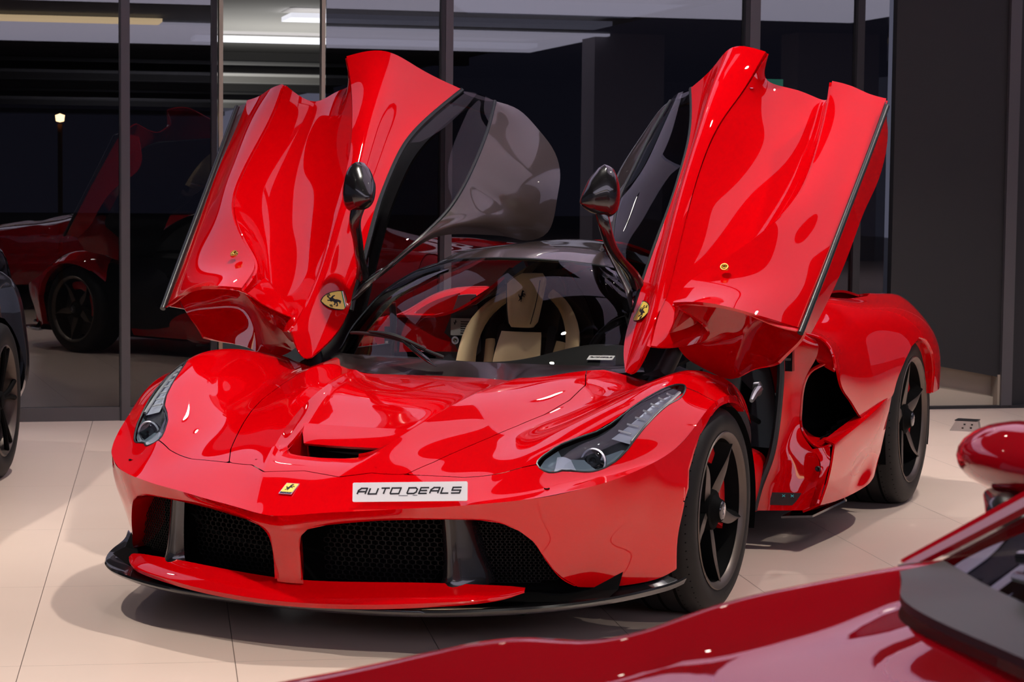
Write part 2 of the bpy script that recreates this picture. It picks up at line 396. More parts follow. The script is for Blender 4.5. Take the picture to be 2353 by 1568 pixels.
build('wheel_arch_lip', half(lipm, 1), M['red'], bumper); build('wheel_arch_lip', half(lipm, -1), M['red'], bumper)
for s in (1, -1):
    f_ = half(fender, s).add(half(smf, s)); build('fender_lip', flange(f_, ar_test, ar_off), M['red'], CAR)
liner = []
for i in range(28):
    a = PI*(-.08+1.16*i/27); liner.append((.0, .0-math.cos(a)*.42, .30+math.sin(a)*.36))
L = np.array(liner); build('wheel_arch_liner', grid(np.stack([L+np.c_[np.where(L[:, 1] > .05, .948, .895), 0*L[:, 1], 0*L[:, 1]], L+[.60, 0, 0]], 1)).both(), M['void'], CAR)
build('inner_bulkhead', grid(np.stack([L+[.62, 0, 0], L*[1, 0, 0]+[.62, 0, .1]], 1)).both(), M['void'], CAR)

# ---- bonnet duct
duct = empty('bonnet_duct', parent=CAR)
fl = [[(x, -.622+.02*(abs(x)/.2)**2, .592) for x in np.linspace(-.198, .198, 9)],
      [(x*.94, -.648+.02*(abs(x)/.2)**2, .580) for x in np.linspace(-.198, .198, 9)],
      [(x*.80, -.690+.02*(abs(x)/.2)**2, .560) for x in np.linspace(-.198, .198, 9)],
      [(x*.72, -.715+.02*(abs(x)/.2)**2, .543) for x in np.linspace(-.198, .198, 9)]]
build('duct_flap', thicken(grid(surf(fl, 30, 6)).flip(), .008), M['red'], duct)
rw = [(.115,-.848,.548),(.135,-.815,.552),(.150,-.76,.562),(.168,-.68,.580),(.186,-.605,.596)]
rp = np.array(spl(rw, 20)); rp2 = rp*[.92, 1, 1]-[0, -.0, .10]
build('duct_wall', grid(np.stack([rp+[.002, 0, 0], rp2], 1)).both(), M['red'], duct)
build('duct_channel', grid(np.stack([np.array([(x, -.90, .52) for x in np.linspace(-.2, .2, 9)]), np.array([(x, -.82, .47) for x in np.linspace(-.2, .2, 9)]), np.array([(x, -.66, .47) for x in np.linspace(-.2, .2, 9)]), np.array([(x, -.56, .52) for x in np.linspace(-.2, .2, 9)])], 1)), M['gloss_black'], duct)

# ---- mouth interior: black box, hex grilles, brake-duct vanes, centre pillar foot
intake = empty('front_intake', parent=CAR)
bk = Ms()
bk.add(grid(np.array([[(x, -.86+.22*(abs(x)/.7)**2, .42), (x, -.80+.22*(abs(x)/.7)**2, .30), (x, -.86+.18*(abs(x)/.7)**2, .165), (x, -1.0+.2*(abs(x)/.7)**2, .150)] for x in np.linspace(-.84, .84, 29)])))
build('intake_cavity', bk, M['void'], intake)
def hexgrid(x0, x1, z0, z1, cell, wire, yf, inside, depth=.004):
    m = Ms(); rr = cell/math.sqrt(3); j = 0; z = z0
    while z < z1:
        x = x0+(cell/2 if j % 2 else 0)
        while x < x1:
            if inside(x, z):
                o = [(x+rr*math.cos(PI/2+k*PI/3)*1.35, z+rr*math.sin(PI/2+k*PI/3)*1.0) for k in range(6)]
                i_ = [(x+(rr-wire)*math.cos(PI/2+k*PI/3)*1.35, z+(rr-wire)*math.sin(PI/2+k*PI/3)*1.0) for k in range(6)]
                b = len(m.V)
                for (a, c) in o: m.V.append((a, yf(a, c), c))
                for (a, c) in i_: m.V.append((a, yf(a, c), c))
                for (a, c) in i_: m.V.append((a, yf(a, c)+depth, c))
                for k in range(6):
                    l = (k+1) % 6; m.F += [(b+k, b+l, b+6+l, b+6+k), (b+6+k, b+6+l, b+12+l, b+12+k)]
            x += cell*1.35
        z += rr*1.5; j += 1
    return m
yf = lambda x, z: -.965+.20*(abs(x)/.7)**2+.12*(.4-z)
gp = [(.062,.19),(.062,.31),(.09,.352),(.14,.368),(.35,.390),(.415,.385),(.405,.25),(.375,.19)]
for s in (1, -1):
    ins = lambda x, z: sdf([(abs(x), z)], gp)[0] > 0
    build('grille_mesh', hexgrid(.06*1 if s > 0 else -.42, .42 if s > 0 else -.06, .185, .40, .0155, .0011, yf, ins), M['mesh'], intake, flat=True)
    gp2 = [(.47,.19),(.50,.37),(.56,.385),(.62,.36),(.66,.31),(.68,.25),(.70,.2)]
    ins2 = lambda x, z: sdf([(abs(x), z)], gp2)[0] > 0
    build('side_duct_mesh', hexgrid(.45 if s > 0 else -.71, .71 if s > 0 else -.45, .19, .40, .009, .0008, lambda x, z: yf(x, z)+.02, ins2), M['mesh'], intake, flat=True)
    # vane: upright glossy blade that flares at its foot
    va = [[(.422,-.930,.395),(.428,-.925,.30),(.427,-.925,.235),(.418,-.93,.20),(.400,-.94,.188)],
          [(.442,-.945,.398),(.450,-.942,.30),(.455,-.945,.235),(.457,-.952,.20),(.452,-.962,.188)],
          [(.476,-.920,.396),(.492,-.905,.30),(.505,-.895,.24),(.515,-.893,.205),(.518,-.900,.192)],
          [(.493,-.880,.392),(.512,-.858,.30),(.527,-.838,.25),(.537,-.825,.215),(.540,-.82,.200)],
          [(.485,-.80,.392),(.503,-.78,.30),(.515,-.77,.25),(.525,-.76,.215),(.53,-.76,.200)]]
    v = thicken(grid(surf(va, 30, 6)), -.006)
    if s < 0: v = v.mir()
    build('duct_vane', v, M['gloss_black'], intake)
pil = [[(-.052,-1.072,.30),(-.05,-1.05,.23),(-.055,-1.045,.20)],[(-.02,-1.095,.31),(-.018,-1.075,.23),(-.02,-1.068,.195)],[(.02,-1.095,.31),(.018,-1.075,.23),(.02,-1.068,.195)],[(.052,-1.072,.30),(.05,-1.05,.23),(.055,-1.045,.20)]]
# red lower lip blade
lip_o = [(-.655,-.87,.186),(-.635,-.90,.180),(-.564,-.966,.170),(-.464,-1.010,.162),(-.355,-1.047,.154),(-.247,-1.074,.148),(-.12,-1.092,.143),(0,-1.098,.141)]
lip_o = lip_o+[(-x, y, z) for x, y, z in lip_o[:-1]][::-1]
lip_i = [(-.650,-.85,.196),(-.622,-.862,.199),(-.55,-.90,.204),(-.45,-.94,.207),(-.35,-.975,.207),(-.247,-1.0,.204),(-.12,-1.02,.199),(0,-1.028,.197)]
lip_i = lip_i+[(-x, y, z) for x, y, z in lip_i[:-1]][::-1]
lo, li = np.array(spl(lip_o, 121)), np.array(spl(lip_i, 121))
th = np.clip(1-np.abs(np.linspace(-1, 1, 121))**6, .15, 1)[:, None]
lip = np.stack([li, li*.5+lo*.5+[0, 0, .004], lo+[0, .004, 0]*th+[0, 0, .014]*th, lo+[0, -.003, .004]*th, lo+[0, .004, -.010]*th, lo*.6+li*.4-[0, 0, .03]*th], 1)
build('lip_blade', grid(lip), M['red'], bumper, ang=50)
# black splitter under it
sp_o = [(0,-1.05,.118),(.25,-1.045,.122),(.45,-1.02,.130),(.60,-.965,.138),(.686,-.912,.142),(.769,-.822,.144),(.841,-.700,.145),(.895,-.57,.147),(.93,-.47,.150),(.958,-.405,.158),(.972,-.375,.166)]
sp_i = [(0,-.80,.135),(.25,-.80,.140),(.45,-.80,.150),(.60,-.76,.158),(.66,-.72,.164),(.71,-.68,.168),(.76,-.63,.166),(.81,-.57,.164),(.85,-.51,.166),(.89,-.455,.170),(.925,-.405,.180)]
so, si = spl(sp_o, 80), spl(sp_i, 80)
spl_g = np.stack([si, si*.45+so*.55+[0, 0, -.004], so+[0, 0, .012], so+[.003, -.002, .006], so, so*.9+si*.1-[0, 0, .012], si-[0, 0, .03]], 1)
build('front_splitter', grid(spl_g).both(), M['gloss_black'], CAR, ang=45)
# ---- headlights
hl = clip(SH, sdf(axy(SH), HL)-.0045)
for s in (1, -1):
    h = half(hl, s)
    lampt = empty('headlight', parent=CAR)
    build('lens', h.copy().move(z=.0005), M['lens'], lampt)
    # dished housing below the lens
    V = np.array(h.V); d2 = sdf(np.c_[np.abs(V[:, 0]), V[:, 1]], HL)
    W = V.copy(); dep = np.minimum(d2*2.0, .030); W[:, 2] -= dep+.003; W[:, 1] += dep*.3
    LB = [(.60,-.72),(.60,-.80),(.90,-.80),(.90,-.53),(.815,-.50),(.775,-.555),(.735,-.600),(.69,-.630),(.64,-.655)]
    hm_ = Ms(W, h.F); dlb = sdf(np.c_[np.abs(W[:, 0]), W[:, 1]], LB)
    build('housing', clip(hm_, -dlb), M['lampdark'], lampt); build('lower_bezel', clip(hm_, dlb), M['lampgrey'], lampt)
    m = Ms()
    bd = np.array(smooth_poly(HL, 60)); 
    # gasket following the outline: look the height up on the shell
    SV = np.array(half(SH, s).V); P = []
    for (x, y) in bd:
        k = np.argsort((np.abs(SV[:, 0])-x)**2+(SV[:, 1]-y)**2)[:4]; w = 1/(np.hypot(np.abs(SV[k, 0])-x, SV[k, 1]-y)+1e-4)
        P.append((s*x, y, float((SV[k, 2]*w).sum()/w.sum())-.002))
    P.append(P[0]); P.append(P[1])
    build('gasket', tube(P, .0035, 6, cap=False), M['seal'], lampt)
    # projector lamp, reflector cup, light guide with ribs
    c = Vector((s*.755, -.600, .535)); fr = frame(c, (0, -1, .05), (s, 0, 0))
    build('projector', lathe([(.0, .0001), (.006, .014), (.004, .024), (-.002, .028), (-.004, .034), (-.02, .036)], 32).xf(fr), M['projector'], lampt)
    build('projector_ring', lathe([(-.004, .034), (.003, .037), (-.004, .040)], 32).xf(fr), M['lampsilver'], lampt)
    cup = [[(s*.675,-.715,.500),(s*.70,-.690,.505),(s*.73,-.665,.510)],[(s*.672,-.69,.520),(s*.69,-.675,.52),(s*.72,-.655,.518)],[(s*.668,-.665,.548),(s*.685,-.65,.548),(s*.70,-.64,.54)]]
    build('reflector', thicken(grid(surf(cup, 14, 6)), .003), M['lampsilver'], lampt)
    g1 = [(.775,-.50,.600),(.80,-.42,.632),(.822,-.34,.667),(.845,-.25,.700),(.868,-.185,.712)]
    g2 = [(.835,-.49,.585),(.85,-.41,.625),(.863,-.33,.660),(.875,-.25,.690),(.880,-.19,.708)]
    gm = grid(np.stack([np.array(spl(g1, 40)), np.array(spl(g2, 40))], 1)*[s, 1, 1]-[0, 0, .008])
    build('light_guide', gm, M['lampsilver'], lampt)
    a1, a2 = np.array(spl(g1, 40)), np.array(spl(g2, 40))
    for k in range(4, 38, 5):
        build('light_rib', tube([a1[k]*[s, 1, 1]+[0, 0, .002], (a1[k]*.3+a2[k]*.7)*[s, 1, 1]+[0, 0, .002]], .0035, 6), M['led'], lampt)
    build('light_strip', tube(a2*[s, 1, 1]+[0, 0, .0], .006, 8), M['led'], lampt)
    build('washer_cap', lathe([(0, .0001), (.002, .008), (0, .009)], 16, ax='z').move(s*.691, -.799, .4765), M['void'], bumper)
# ---- emblems drawn as flat plates: a shield with a rearing horse, built in a local frame (x right, y up)
HORSE = [(-.02,-.50),(.02,-.44),(.02,-.30),(.10,-.20),(.06,-.08),(.12,.02),(.26,.04),(.34,-.06),(.40,-.04),(.33,.10),(.20,.13),(.24,.20),(.40,.20),(.44,.10),(.50,.12),(.47,.27),(.28,.30),(.17,.28),(.13,.36),(.18,.46),(.28,.44),(.30,.50),(.20,.56),(.10,.62),(.04,.58),(-.03,.48),(-.08,.32),(-.10,.15),(-.20,.02),(-.30,.06),(-.38,.22),(-.44,.20),(-.40,.02),(-.30,-.10),(-.24,-.16),(-.26,-.28),(-.36,-.38),(-.34,-.44),(-.22,-.36),(-.12,-.26),(-.06,-.34),(-.08,-.46)]
def shield_pts(w, h):
    P = [(-.5,.5),(-.25,.54),(0,.55),(.25,.54),(.5,.5),(.51,.25),(.46,-.02),(.36,-.25),(.2,-.43),(0,-.55),(-.2,-.43),(-.36,-.25),(-.46,-.02),(-.51,.25)]
    return [(x*w, y*h) for x, y in P]
def stroke(P, w, h0, h1):
    """flat ribbon along a polyline with mitred joints"""
    P = np.array(P, float); m = Ms()
    T = np.diff(P, axis=0); T /= np.linalg.norm(T, axis=1)[:, None]
    for i in range(len(P)-1):
        n = np.array([-T[i][1], T[i][0]])*w/2; e = T[i]*w/2*.9
        a, b = P[i]-(e if i else 0), P[i+1]+(e if i < len(P)-2 else 0)
        m.add(prism([tuple(a+n), tuple(a-n), tuple(b-n), tuple(b+n)], h0+i*1e-5, h1+i*1e-5))
    return m
def shield(parent, Mt, w=.06, h=.078):
    t = empty('shield_badge', parent=parent)
    build('badge_border', prism(shield_pts(w, h), -.001, .0012, Mt), M['ink'], t)
    build('badge_field', prism(shield_pts(w*.92, h*.92), .0008, .0018, Mt), M['yellow'], t)
    y = h*.41
    for i, (k, c) in enumerate((('green', 'green'), ('white', 'white'), ('red', 'badgered'))):
        yy = h*(.375+.038*i)
        build('badge_stripe', prism([(-w*.455, yy), (w*.455, yy), (w*.455, yy+h*.036), (-w*.455, yy+h*.036)], .0012, .0022, Mt), M[c], t)
    build('badge_horse', prism([(x*w*.62, y*h*.50-.02*h) for x, y in HORSE], .0016, .0026, Mt), M['ink'], t)
    f = Ms(); u = w*.07
    f.add(stroke([(-.30*w+u, -.12*h), (-.30*w-u*.6, -.12*h), (-.30*w-u*.6, -.17*h), (-.30*w+u, -.17*h), (-.30*w+u, -.22*h), (-.30*w-u*.6, -.22*h)], w*.035, .0016, .0026))
    f.add(stroke([(.30*w-u, -.22*h), (.30*w-u, -.12*h), (.30*w+u*.6, -.12*h)], w*.035, .0016, .0026))
    f.add(stroke([(.30*w-u, -.17*h), (.30*w+u*.3, -.17*h)], w*.035, .0016, .0026))
    build('badge_letters', f.xf(Mt), M['ink'], t)
    return t

# ---- nose badge and dealer plate
nb = empty('nose_badge', parent=CAR)
fr = frame((-.003, -1.052, .4625), (1, 0, 0), (0, .90, .44))
build('badge_border', prism([(-.021, -.028), (.021, -.028), (.021, .028), (-.021, .028)], -.001, .0012, fr), M['chrome'], nb)
build('badge_field', prism([(-.019, -.017), (.019, -.017), (.019, .026), (-.019, .026)], .0008, .0018, fr), M['yellow'], nb)
build('badge_horse', prism([(x*.027, y*.030+.004) for x, y in HORSE], .0014, .0024, fr), M['ink'], nb)
bl = Ms()
for i in range(7): bl.add(prism([(-.017+i*.005, -.025), (-.0145+i*.005, -.025), (-.0135+i*.005, -.019), (-.016+i*.005, -.019)], .001, .002, fr))
build('badge_letters', bl, M['ink'], nb)

GL = {  # wide squared italic capitals, unit height, pen strokes
 'A': ([[(0,0),(0,.62),(.28,1),(1,1),(1,0)], [(0,.42),(1,.42)]], 1.25),
 'U': ([[(0,1),(0,.0),(1.0,.0),(1.0,1)]], 1.25),
 'T': ([[(0,1),(1.05,1)], [(.52,1),(.52,0)]], 1.22),
 'O': ([[(0,0),(0,1),(1.1,1),(1.1,0),(0,0)]], 1.35),
 'D': ([[(0,0),(0,1),(.85,1),(1.1,.75),(1.1,.25),(.85,0),(0,0)]], 1.35),
 'E': ([[(1,1),(0,1),(0,0),(1,0)], [(0,.5),(.9,.5)]], 1.22),
 'L': ([[(0,1),(0,0),(.95,0)]], 1.15),
 'S': ([[(1.05,1),(0,1),(0,.5),(1.05,.5),(1.05,0),(0,0)]], 1.3), ' ': ([], .55)}
def wordmark(txt, width, height, pen, Mt, h0=.0, h1=.001):
    """letters across 'width', sheared to the right"""
    total = sum(GL[c][1] for c in txt)-.2; sx = width/total/1.0; m = Ms(); x = 0
    for c in txt:
        for st in GL[c][0]:
            P = [((x+a*.90)*sx+b*height*.40, b*height) for a, b in st]
            m.add(stroke(P, pen, h0, h1))
        x += GL[c][1]
    return m.xf(Mt)
# plate: four corners on the curved bumper
pc = Vector((.366, -1.022, .4745))
fr = frame(pc, (.952, .306, .035), (0, .30, .9))
pl = empty('dealer_plate', parent=CAR)
def rrect(w, h, r, n=5):
    P = []
    for cx, cy, a0 in ((w-r, h-r, 0), (-w+r, h-r, 90), (-w+r, -h+r, 180), (w-r, -h+r, 270)):
        for k in range(n): a = math.radians(a0+90*k/(n-1)); P.append((cx+r*math.cos(a), cy+r*math.sin(a)))
    return P
PW, PH = .163, .0275
build('plate', prism(rrect(PW, PH, .004), -.004, .002, fr), M['white'], pl)
f2 = frame(fr @ Vector((-.150, -.0055, .002)), fr.to_3x3() @ Vector((1, 0, 0)), fr.to_3x3() @ Vector((0, 1, 0)))
build('plate_lettering', wordmark('AUTO DEALS', .294, .0162, .0040, f2), M['ink'], pl)
ub = prism([(.118,-.0062),(.144,-.0062),(.144,-.0052),(.118,-.0052)], 0, .001).add(prism([(.158,-.0060),(.171,-.0060),(.172,-.0046),(.159,-.0046)], 0, .001))
build('plate_underline', ub.xf(f2), M['ink'], pl)

# ---- cowl, windscreen, roof
ce = [(0,.090,.690),(.1,.076,.690),(.2,.033,.697),(.25,-.006,.704),(.285,-.055,.714),(.32,-.05,.718),(.38,.0,.721),(.45,.13,.722),(.55,.27,.722),(.605,.355,.722),(.63,.41,.722)]
gb = [(0,.155,.742),(.1,.158,.742),(.2,.168,.742),(.3,.19,.741),(.38,.22,.740),(.45,.255,.739),(.51,.295,.738),(.56,.345,.736),(.585,.39,.735),(.60,.43,.733),(.615,.47,.73)]
e1 = poly_rs(spl(ce, 60)*.5+poly_rs(ce, 60)*.5, 60); e2 = np.array(spl(gb, 60))
cm = grid(np.stack([e1+[0, .002, -.02], e1+[0, .001, -.0025], e1*.5+e2*.5+[0, 0, .003], e2], 1))
build('cowl', cm.both(), M['cowlblack'], CAR)
wt = [(0,.570,1.076),(.1,.578,1.074),(.2,.603,1.068),(.28,.640,1.058),(.345,.688,1.043)]
wside = [(.345,.688,1.043),(.391,.606,1.016),(.436,.542,.977),(.475,.478,.929),(.511,.431,.87),(.546,.393,.807),(.569,.363,.745),(.575,.355,.735)]
wb = gb[:7]+[(.545,.325,.737),(.575,.355,.735)]
def glass_grid(n=24):
    T, B, SD = np.array(spl(wt, n)), np.array(spl(wb, n)), np.array(spl(wside[::-1], n))
    ctr = np.array(spl([(0,.155,.742),(0,.30,.872),(0,.44,.985),(0,.570,1.076)], n))
    G = np.zeros((n, n, 3))
    for i in range(n):
        for j in range(n):
            u, v = i/(n-1), j/(n-1)
            e = B[i]*(1-v)+T[i]*v; f = ctr[j]*(1-u)+SD[j]*u
            c = (ctr[0]*(1-u)+SD[0]*u)*(1-v)+(ctr[-1]*(1-u)+SD[-1]*u)*v
            G[i, j] = e+f-c
    return G
GG = glass_grid()
ws = grid(GG)
build('windscreen', ws.both(), M['wsglass'], CAR)
fit = np.concatenate([np.array(spl(wside[::-1], 40))])
build('windscreen_seal', tube(fit+[.002, 0, -.003], .0055, 8).both().add(tube(np.concatenate([np.array(spl(wt, 30))[::-1]*[-1, 1, 1], np.array(spl(wt, 30))[1:]])+[0, .004, -.003], .005, 8)), M['seal'], CAR)
# A pillars of the tub behind the screen edge
build('windscreen_pillar', thicken(grid(np.stack([fit+[.004, .0, -.006], fit+[.0, .035, -.02], fit+[-.03, .04, -.03]], 1)), .01).both(), M['gloss_black'], CAR)
# roof centre piece
rt0 = wt[::-1]
wt_ = [(x, y+.009, z+.002) for x, y, z in wt]
roofT = [[(-x, y, z) for x, y, z in wt_[::-1]][:-1]+wt_,
         [(-.30,.74,1.078),(-.15,.70,1.100),(0,.69,1.102),(.15,.70,1.100),(.30,.74,1.078)],
         [(-.235,.88,1.100),(-.12,.88,1.115),(0,.88,1.118),(.12,.88,1.115),(.235,.88,1.100)],
         [(-.17,1.02,1.113),(-.09,1.02,1.121),(0,1.02,1.122),(.09,1.02,1.121),(.17,1.02,1.113)],
         [(-.13,1.20,1.118),(-.06,1.20,1.126),(0,1.20,1.128),(.06,1.20,1.126),(.13,1.20,1.118)],
         [(-.13,1.42,1.10),(-.06,1.42,1.108),(0,1.42,1.110),(.06,1.42,1.108),(.13,1.42,1.10)]]
build('roof', thicken(grid(surf(roofT, 40, 8)), -.012), M['carbon'], CAR)

# ---- wiper
wp = empty('windscreen_wiper', parent=CAR)
build('wiper_arm', tube([(-.062,.075,.728),(-.070,.075,.733),(-.085,.073,.744),(-.12,.07,.768),(-.165,.068,.80),(-.208,.07,.828)], [.002, .012, .013, .011, .008, .004], 10, sy=.7, n_s=22), M['gloss_black'], wp)
build('wiper_blade', tube([(-.045,.10,.757),(-.12,.085,.785),(-.20,.078,.812),(-.29,.10,.822),(-.38,.16,.822),(-.46,.24,.815)], .006, 8, n_s=24).add(tube([(-.10,.075,.785),(-.20,.068,.822),(-.33,.115,.832)], [.004,.009,.004], 6, n_s=12)), M['black'], wp)

# ---- wheels
def wheel(cx, cy, cz, R, rr, w, side, ang0, offs):
    """R tyre radius, rr rim radius, w tyre width; outer face towards +x for side 1"""
    t = empty('wheel', (cx, cy, cz), CAR)
    def B(name, m, mt, par=t, **k):
        if side < 0: m = m.mir()
        return build(name, m, mt, par, **k)
    prof = [(-.012, rr-.003),(.002, rr+.004),(.006, rr+.02),(.006, rr+.045 if R-rr > .06 else rr+.03),(-.004, R-.018),(-.018, R-.006),(-.04, R),(-w/2, R+.001),(-w+.05, R),(-w+.02, R-.012),(-w+.01, rr+.03),(-w+.02, rr)]
    ty = lathe(prof, 96)
    tyre = B('tyre', ty, M['rubber'])
    gr = Ms()
    for k in range(3):
        x = -.07-k*.06
        if x > -w+.05: gr.add(lathe([(x-.005, R+.0016), (x+.005, R+.0016)], 96))
    for k in range(72):
        a = 2*PI*k/72; c, s = math.cos(a), math.sin(a); c2, s2 = math.cos(a+.03), math.sin(a+.03); c3, s3 = math.cos(a+.012), math.sin(a+.012); c4, s4 = math.cos(a+.042), math.sin(a+.042)
        q = R+.0012
        gr.add(Ms([(-.012, (R-.0085)*c, (R-.0085)*s), (-.060, q*c2, q*s2), (-.060, q*c4, q*s4), (-.012, (R-.0085)*c3, (R-.0085)*s3)], [(0, 1, 2, 3)]))
    B('tread_grooves', gr, M['void'], tyre, flat=True)
    rimp = [(-.012, rr-.019),(-.02, rr-.020),(-.03, rr-.022),(-.06, rr-.030),(-w+.04, rr-.035),(-w+.02, rr-.01)]
    B('rim_barrel', lathe(rimp, 80), M['rimdark'])
    B('rim_lip', lathe([(.004, rr+.004),(.0075, rr+.001),(.005, rr-.003),(.001, rr-.012),(-.012, rr-.019)], 80), M['rim'])
    # five horn shaped spokes: satin face narrowing to a point at the rim, dark flanks behind
    for k in range(5):
        a = math.radians(ang0+72*k)
        def pt(r, aa, x): return (x, -r*math.sin(aa), r*math.cos(aa))
        n = 16; E1 = []; E2 = []; Rg = []; K1 = []; K2 = []
        for i in range(n):
            u = i/(n-1); r = .050+(rr-.012-.050)*u
            l = .42*(1-u)**2.1-.05*math.sin(PI*u)+.004; q_ = .42*(1-u)**2.1+.115*math.sin(PI*u)**1.3+.004
            x = -.030+.026*u**.8
            E1.append(pt(r, a+l, x-.012*(1-u))); Rg.append(pt(r, a-q_*.35, x)); E2.append(pt(r, a-q_, x-.004))
            K1.append(pt(r, a+l+.10+.25*u**3, x-.055)); K2.append(pt(r, a-q_+.02, x-.05))
        sp = B('spoke', grid(np.stack([E1, Rg, E2], 1)), M['rim'], ang=50)
        B('spoke_flank', grid(np.stack([K1, E1], 1)).add(grid(np.stack([E2, K2], 1))), M['rimdark'], sp, ang=30)
    B('hub', lathe([(-.05, .070),(-.024, .062),(-.022, .050),(-.014, .043),(-.006, .036),(.002, .033),(.003, .028)], 20), M['rimdark'])
    hc = B('hub_cap', lathe([(.002, .030),(.006, .027),(.008, .019),(.0085, .0001)], 40), M['gloss_black'])
    hf = frame((.0088, 0, 0), (0, 1, 0), (0, 0, 1)) if side > 0 else frame((-.0088, 0, 0), (0, -1, 0), (0, 0, 1))
    build('cap_horse', prism([(x*.026, y*.030) for x, y in HORSE], 0, .001, hf), M['chrome'], hc)
    B('brake_disc', lathe([(-.085, .06),(-.085, rr-.055),(-.115, rr-.055),(-.115, .06)], 64), M['disc'])
    cal = Ms()
    for (x0, x1) in ((-.135, -.055),):
        G = []
        for i in range(24):
            a = math.radians(-25+137*i/23)
            G.append([(x0, math.cos(a)*(rr-.10), math.sin(a)*(rr-.10)), (x1, math.cos(a)*(rr-.095), math.sin(a)*(rr-.095)), (x1+.006, math.cos(a)*(rr-.06), math.sin(a)*(rr-.06)), (x1, math.cos(a)*(rr-.038), math.sin(a)*(rr-.038)), (x0, math.cos(a)*(rr-.036), math.sin(a)*(rr-.036))])
        cal = grid(np.array(G), True)
        cal.F.append(tuple(range(5))[::-1]); cal.F.append(tuple(115+i for i in range(5)))
    B('brake_caliper', cal, M['caliper'])
    # sidewall lettering block
    lt = Ms()
    for k in range(5):
        a = math.radians(188+k*2.6); r0, r1 = rr+.022, rr+.038
        P = [(.0066, -r*math.sin(b), r*math.cos(b)) for r, b in ((r0, a), (r1, a), (r1, a+.025), (r0, a+.025))]
        lt.add(Ms(P, [(0, 1, 2, 3)]))
    B('sidewall_marks', lt, M['black'], tyre, flat=True)
    return t
wheel(.962, 0, .325, .325, .245, .255, 1, -31, 0)
wheel(-.962, 0, .325, .325, .245, .255, -1, 30, 0)
wheel(.962, 2.65, .357, .357, .262, .335, 1, 8, 0)
wheel(-.962, 2.65, .357, .357, .262, .335, -1, 40, 0)

# ---- doors (left one on the +x side; the other is its mirror image)
G_ = [(.462,1.155,1.682),(.522,.987,1.574),(.556,.847,1.469),(.563,.746,1.368),(.562,.659,1.272),(.553,.581,1.18),(.543,.508,1.087),(.535,.441,.995),(.528,.374,.904),(.530,.289,.814),(.560,.21,.75),(.578,.175,.728)]
Gm = [(.60,1.03,1.765),(.603,.925,1.648),(.610,.80,1.510),(.605,.715,1.405),(.602,.625,1.300),(.597,.54,1.185),(.590,.455,1.065),(.588,.375,.955),(.590,.30,.872),(.585,.24,.80),(.58,.20,.755),(.580,.173,.727)]
F_ = [(.686,.949,1.817),(.661,.835,1.695),(.648,.742,1.568),(.637,.657,1.44),(.630,.568,1.315),(.627,.478,1.191),(.625,.398,1.068),(.628,.306,.948),(.625,.225,.855),(.605,.19,.79),(.590,.178,.745),(.582,.172,.726)]
U_ = [(.816,.895,1.798),(.793,.874,1.748),(.771,.852,1.699),(.749,.821,1.651),(.705,.735,1.555),(.672,.655,1.430),(.660,.568,1.305),(.655,.482,1.182),(.650,.405,1.060),(.648,.315,.945),(.650,.230,.868),(.655,.20,.835),(.660,.165,.815)]
W2 = [(.800,.915,1.712),(.805,.865,1.63),(.80,.80,1.53),(.785,.735,1.43),(.772,.66,1.32),(.762,.575,1.21),(.752,.485,1.10),(.740,.40,1.00),(.722,.32,.915),(.705,.26,.86),(.695,.22,.825),(.69,.20,.810)]
W1 = [(.905,.985,1.668),(.905,.92,1.575),(.90,.84,1.475),(.89,.755,1.375),(.875,.67,1.28),(.858,.585,1.19),(.838,.50,1.105),(.815,.42,1.02),(.79,.35,.94),(.765,.30,.875),(.75,.275,.835),(.745,.265,.815)]
W0 = [(.990,1.000,1.634),(.994,.925,1.545),(.990,.83,1.445),(.982,.73,1.345),(.965,.63,1.25),(.94,.54,1.165),(.905,.46,1.085),(.870,.39,1.01),(.838,.335,.945),(.815,.31,.90),(.80,.30,.86),(.79,.295,.83)]
C_ = [(1.061,.852,1.694),(1.066,.79,1.598),(1.069,.699,1.5),(1.070,.597,1.404),(1.060,.498,1.316),(1.027,.406,1.241),(.975,.338,1.179),(.913,.282,1.123),(.848,.226,1.075),(.795,.175,1.035),(.783,.11,1.0),(.781,.04,.962)]
M1 = [(1.121,.870,1.677),(1.124,.80,1.60),(1.125,.71,1.505),(1.122,.61,1.405),(1.110,.51,1.310),(1.085,.42,1.225),(1.05,.34,1.15),(1.01,.27,1.085),(.965,.205,1.035),(.93,.13,1.0),(.905,.06,.98),(.891,.005,.966)]
M2 = [(1.180,.889,1.650),(1.176,.80,1.563),(1.170,.71,1.472),(1.162,.62,1.378),(1.150,.52,1.280),(1.135,.43,1.19),(1.115,.345,1.11),(1.09,.27,1.045),(1.065,.20,1.0),(1.045,.14,.97),(1.03,.10,.952),(1.019,.065,.938)]
E_ = [(1.240,.905,1.620),(1.232,.80,1.535),(1.222,.70,1.435),(1.212,.60,1.335),(1.202,.49,1.235),(1.193,.40,1.14),(1.184,.31,1.05),(1.176,.24,.975),(1.168,.18,.915),(1.155,.155,.893),(1.12,.125,.900),(1.085,.102,.908)]
E_ = [(1.240,.898,1.634),(1.232,.795,1.522),(1.217,.645,1.377),(1.201,.514,1.237),(1.184,.384,1.097),(1.172,.284,.987),(1.158,.187,.887)]
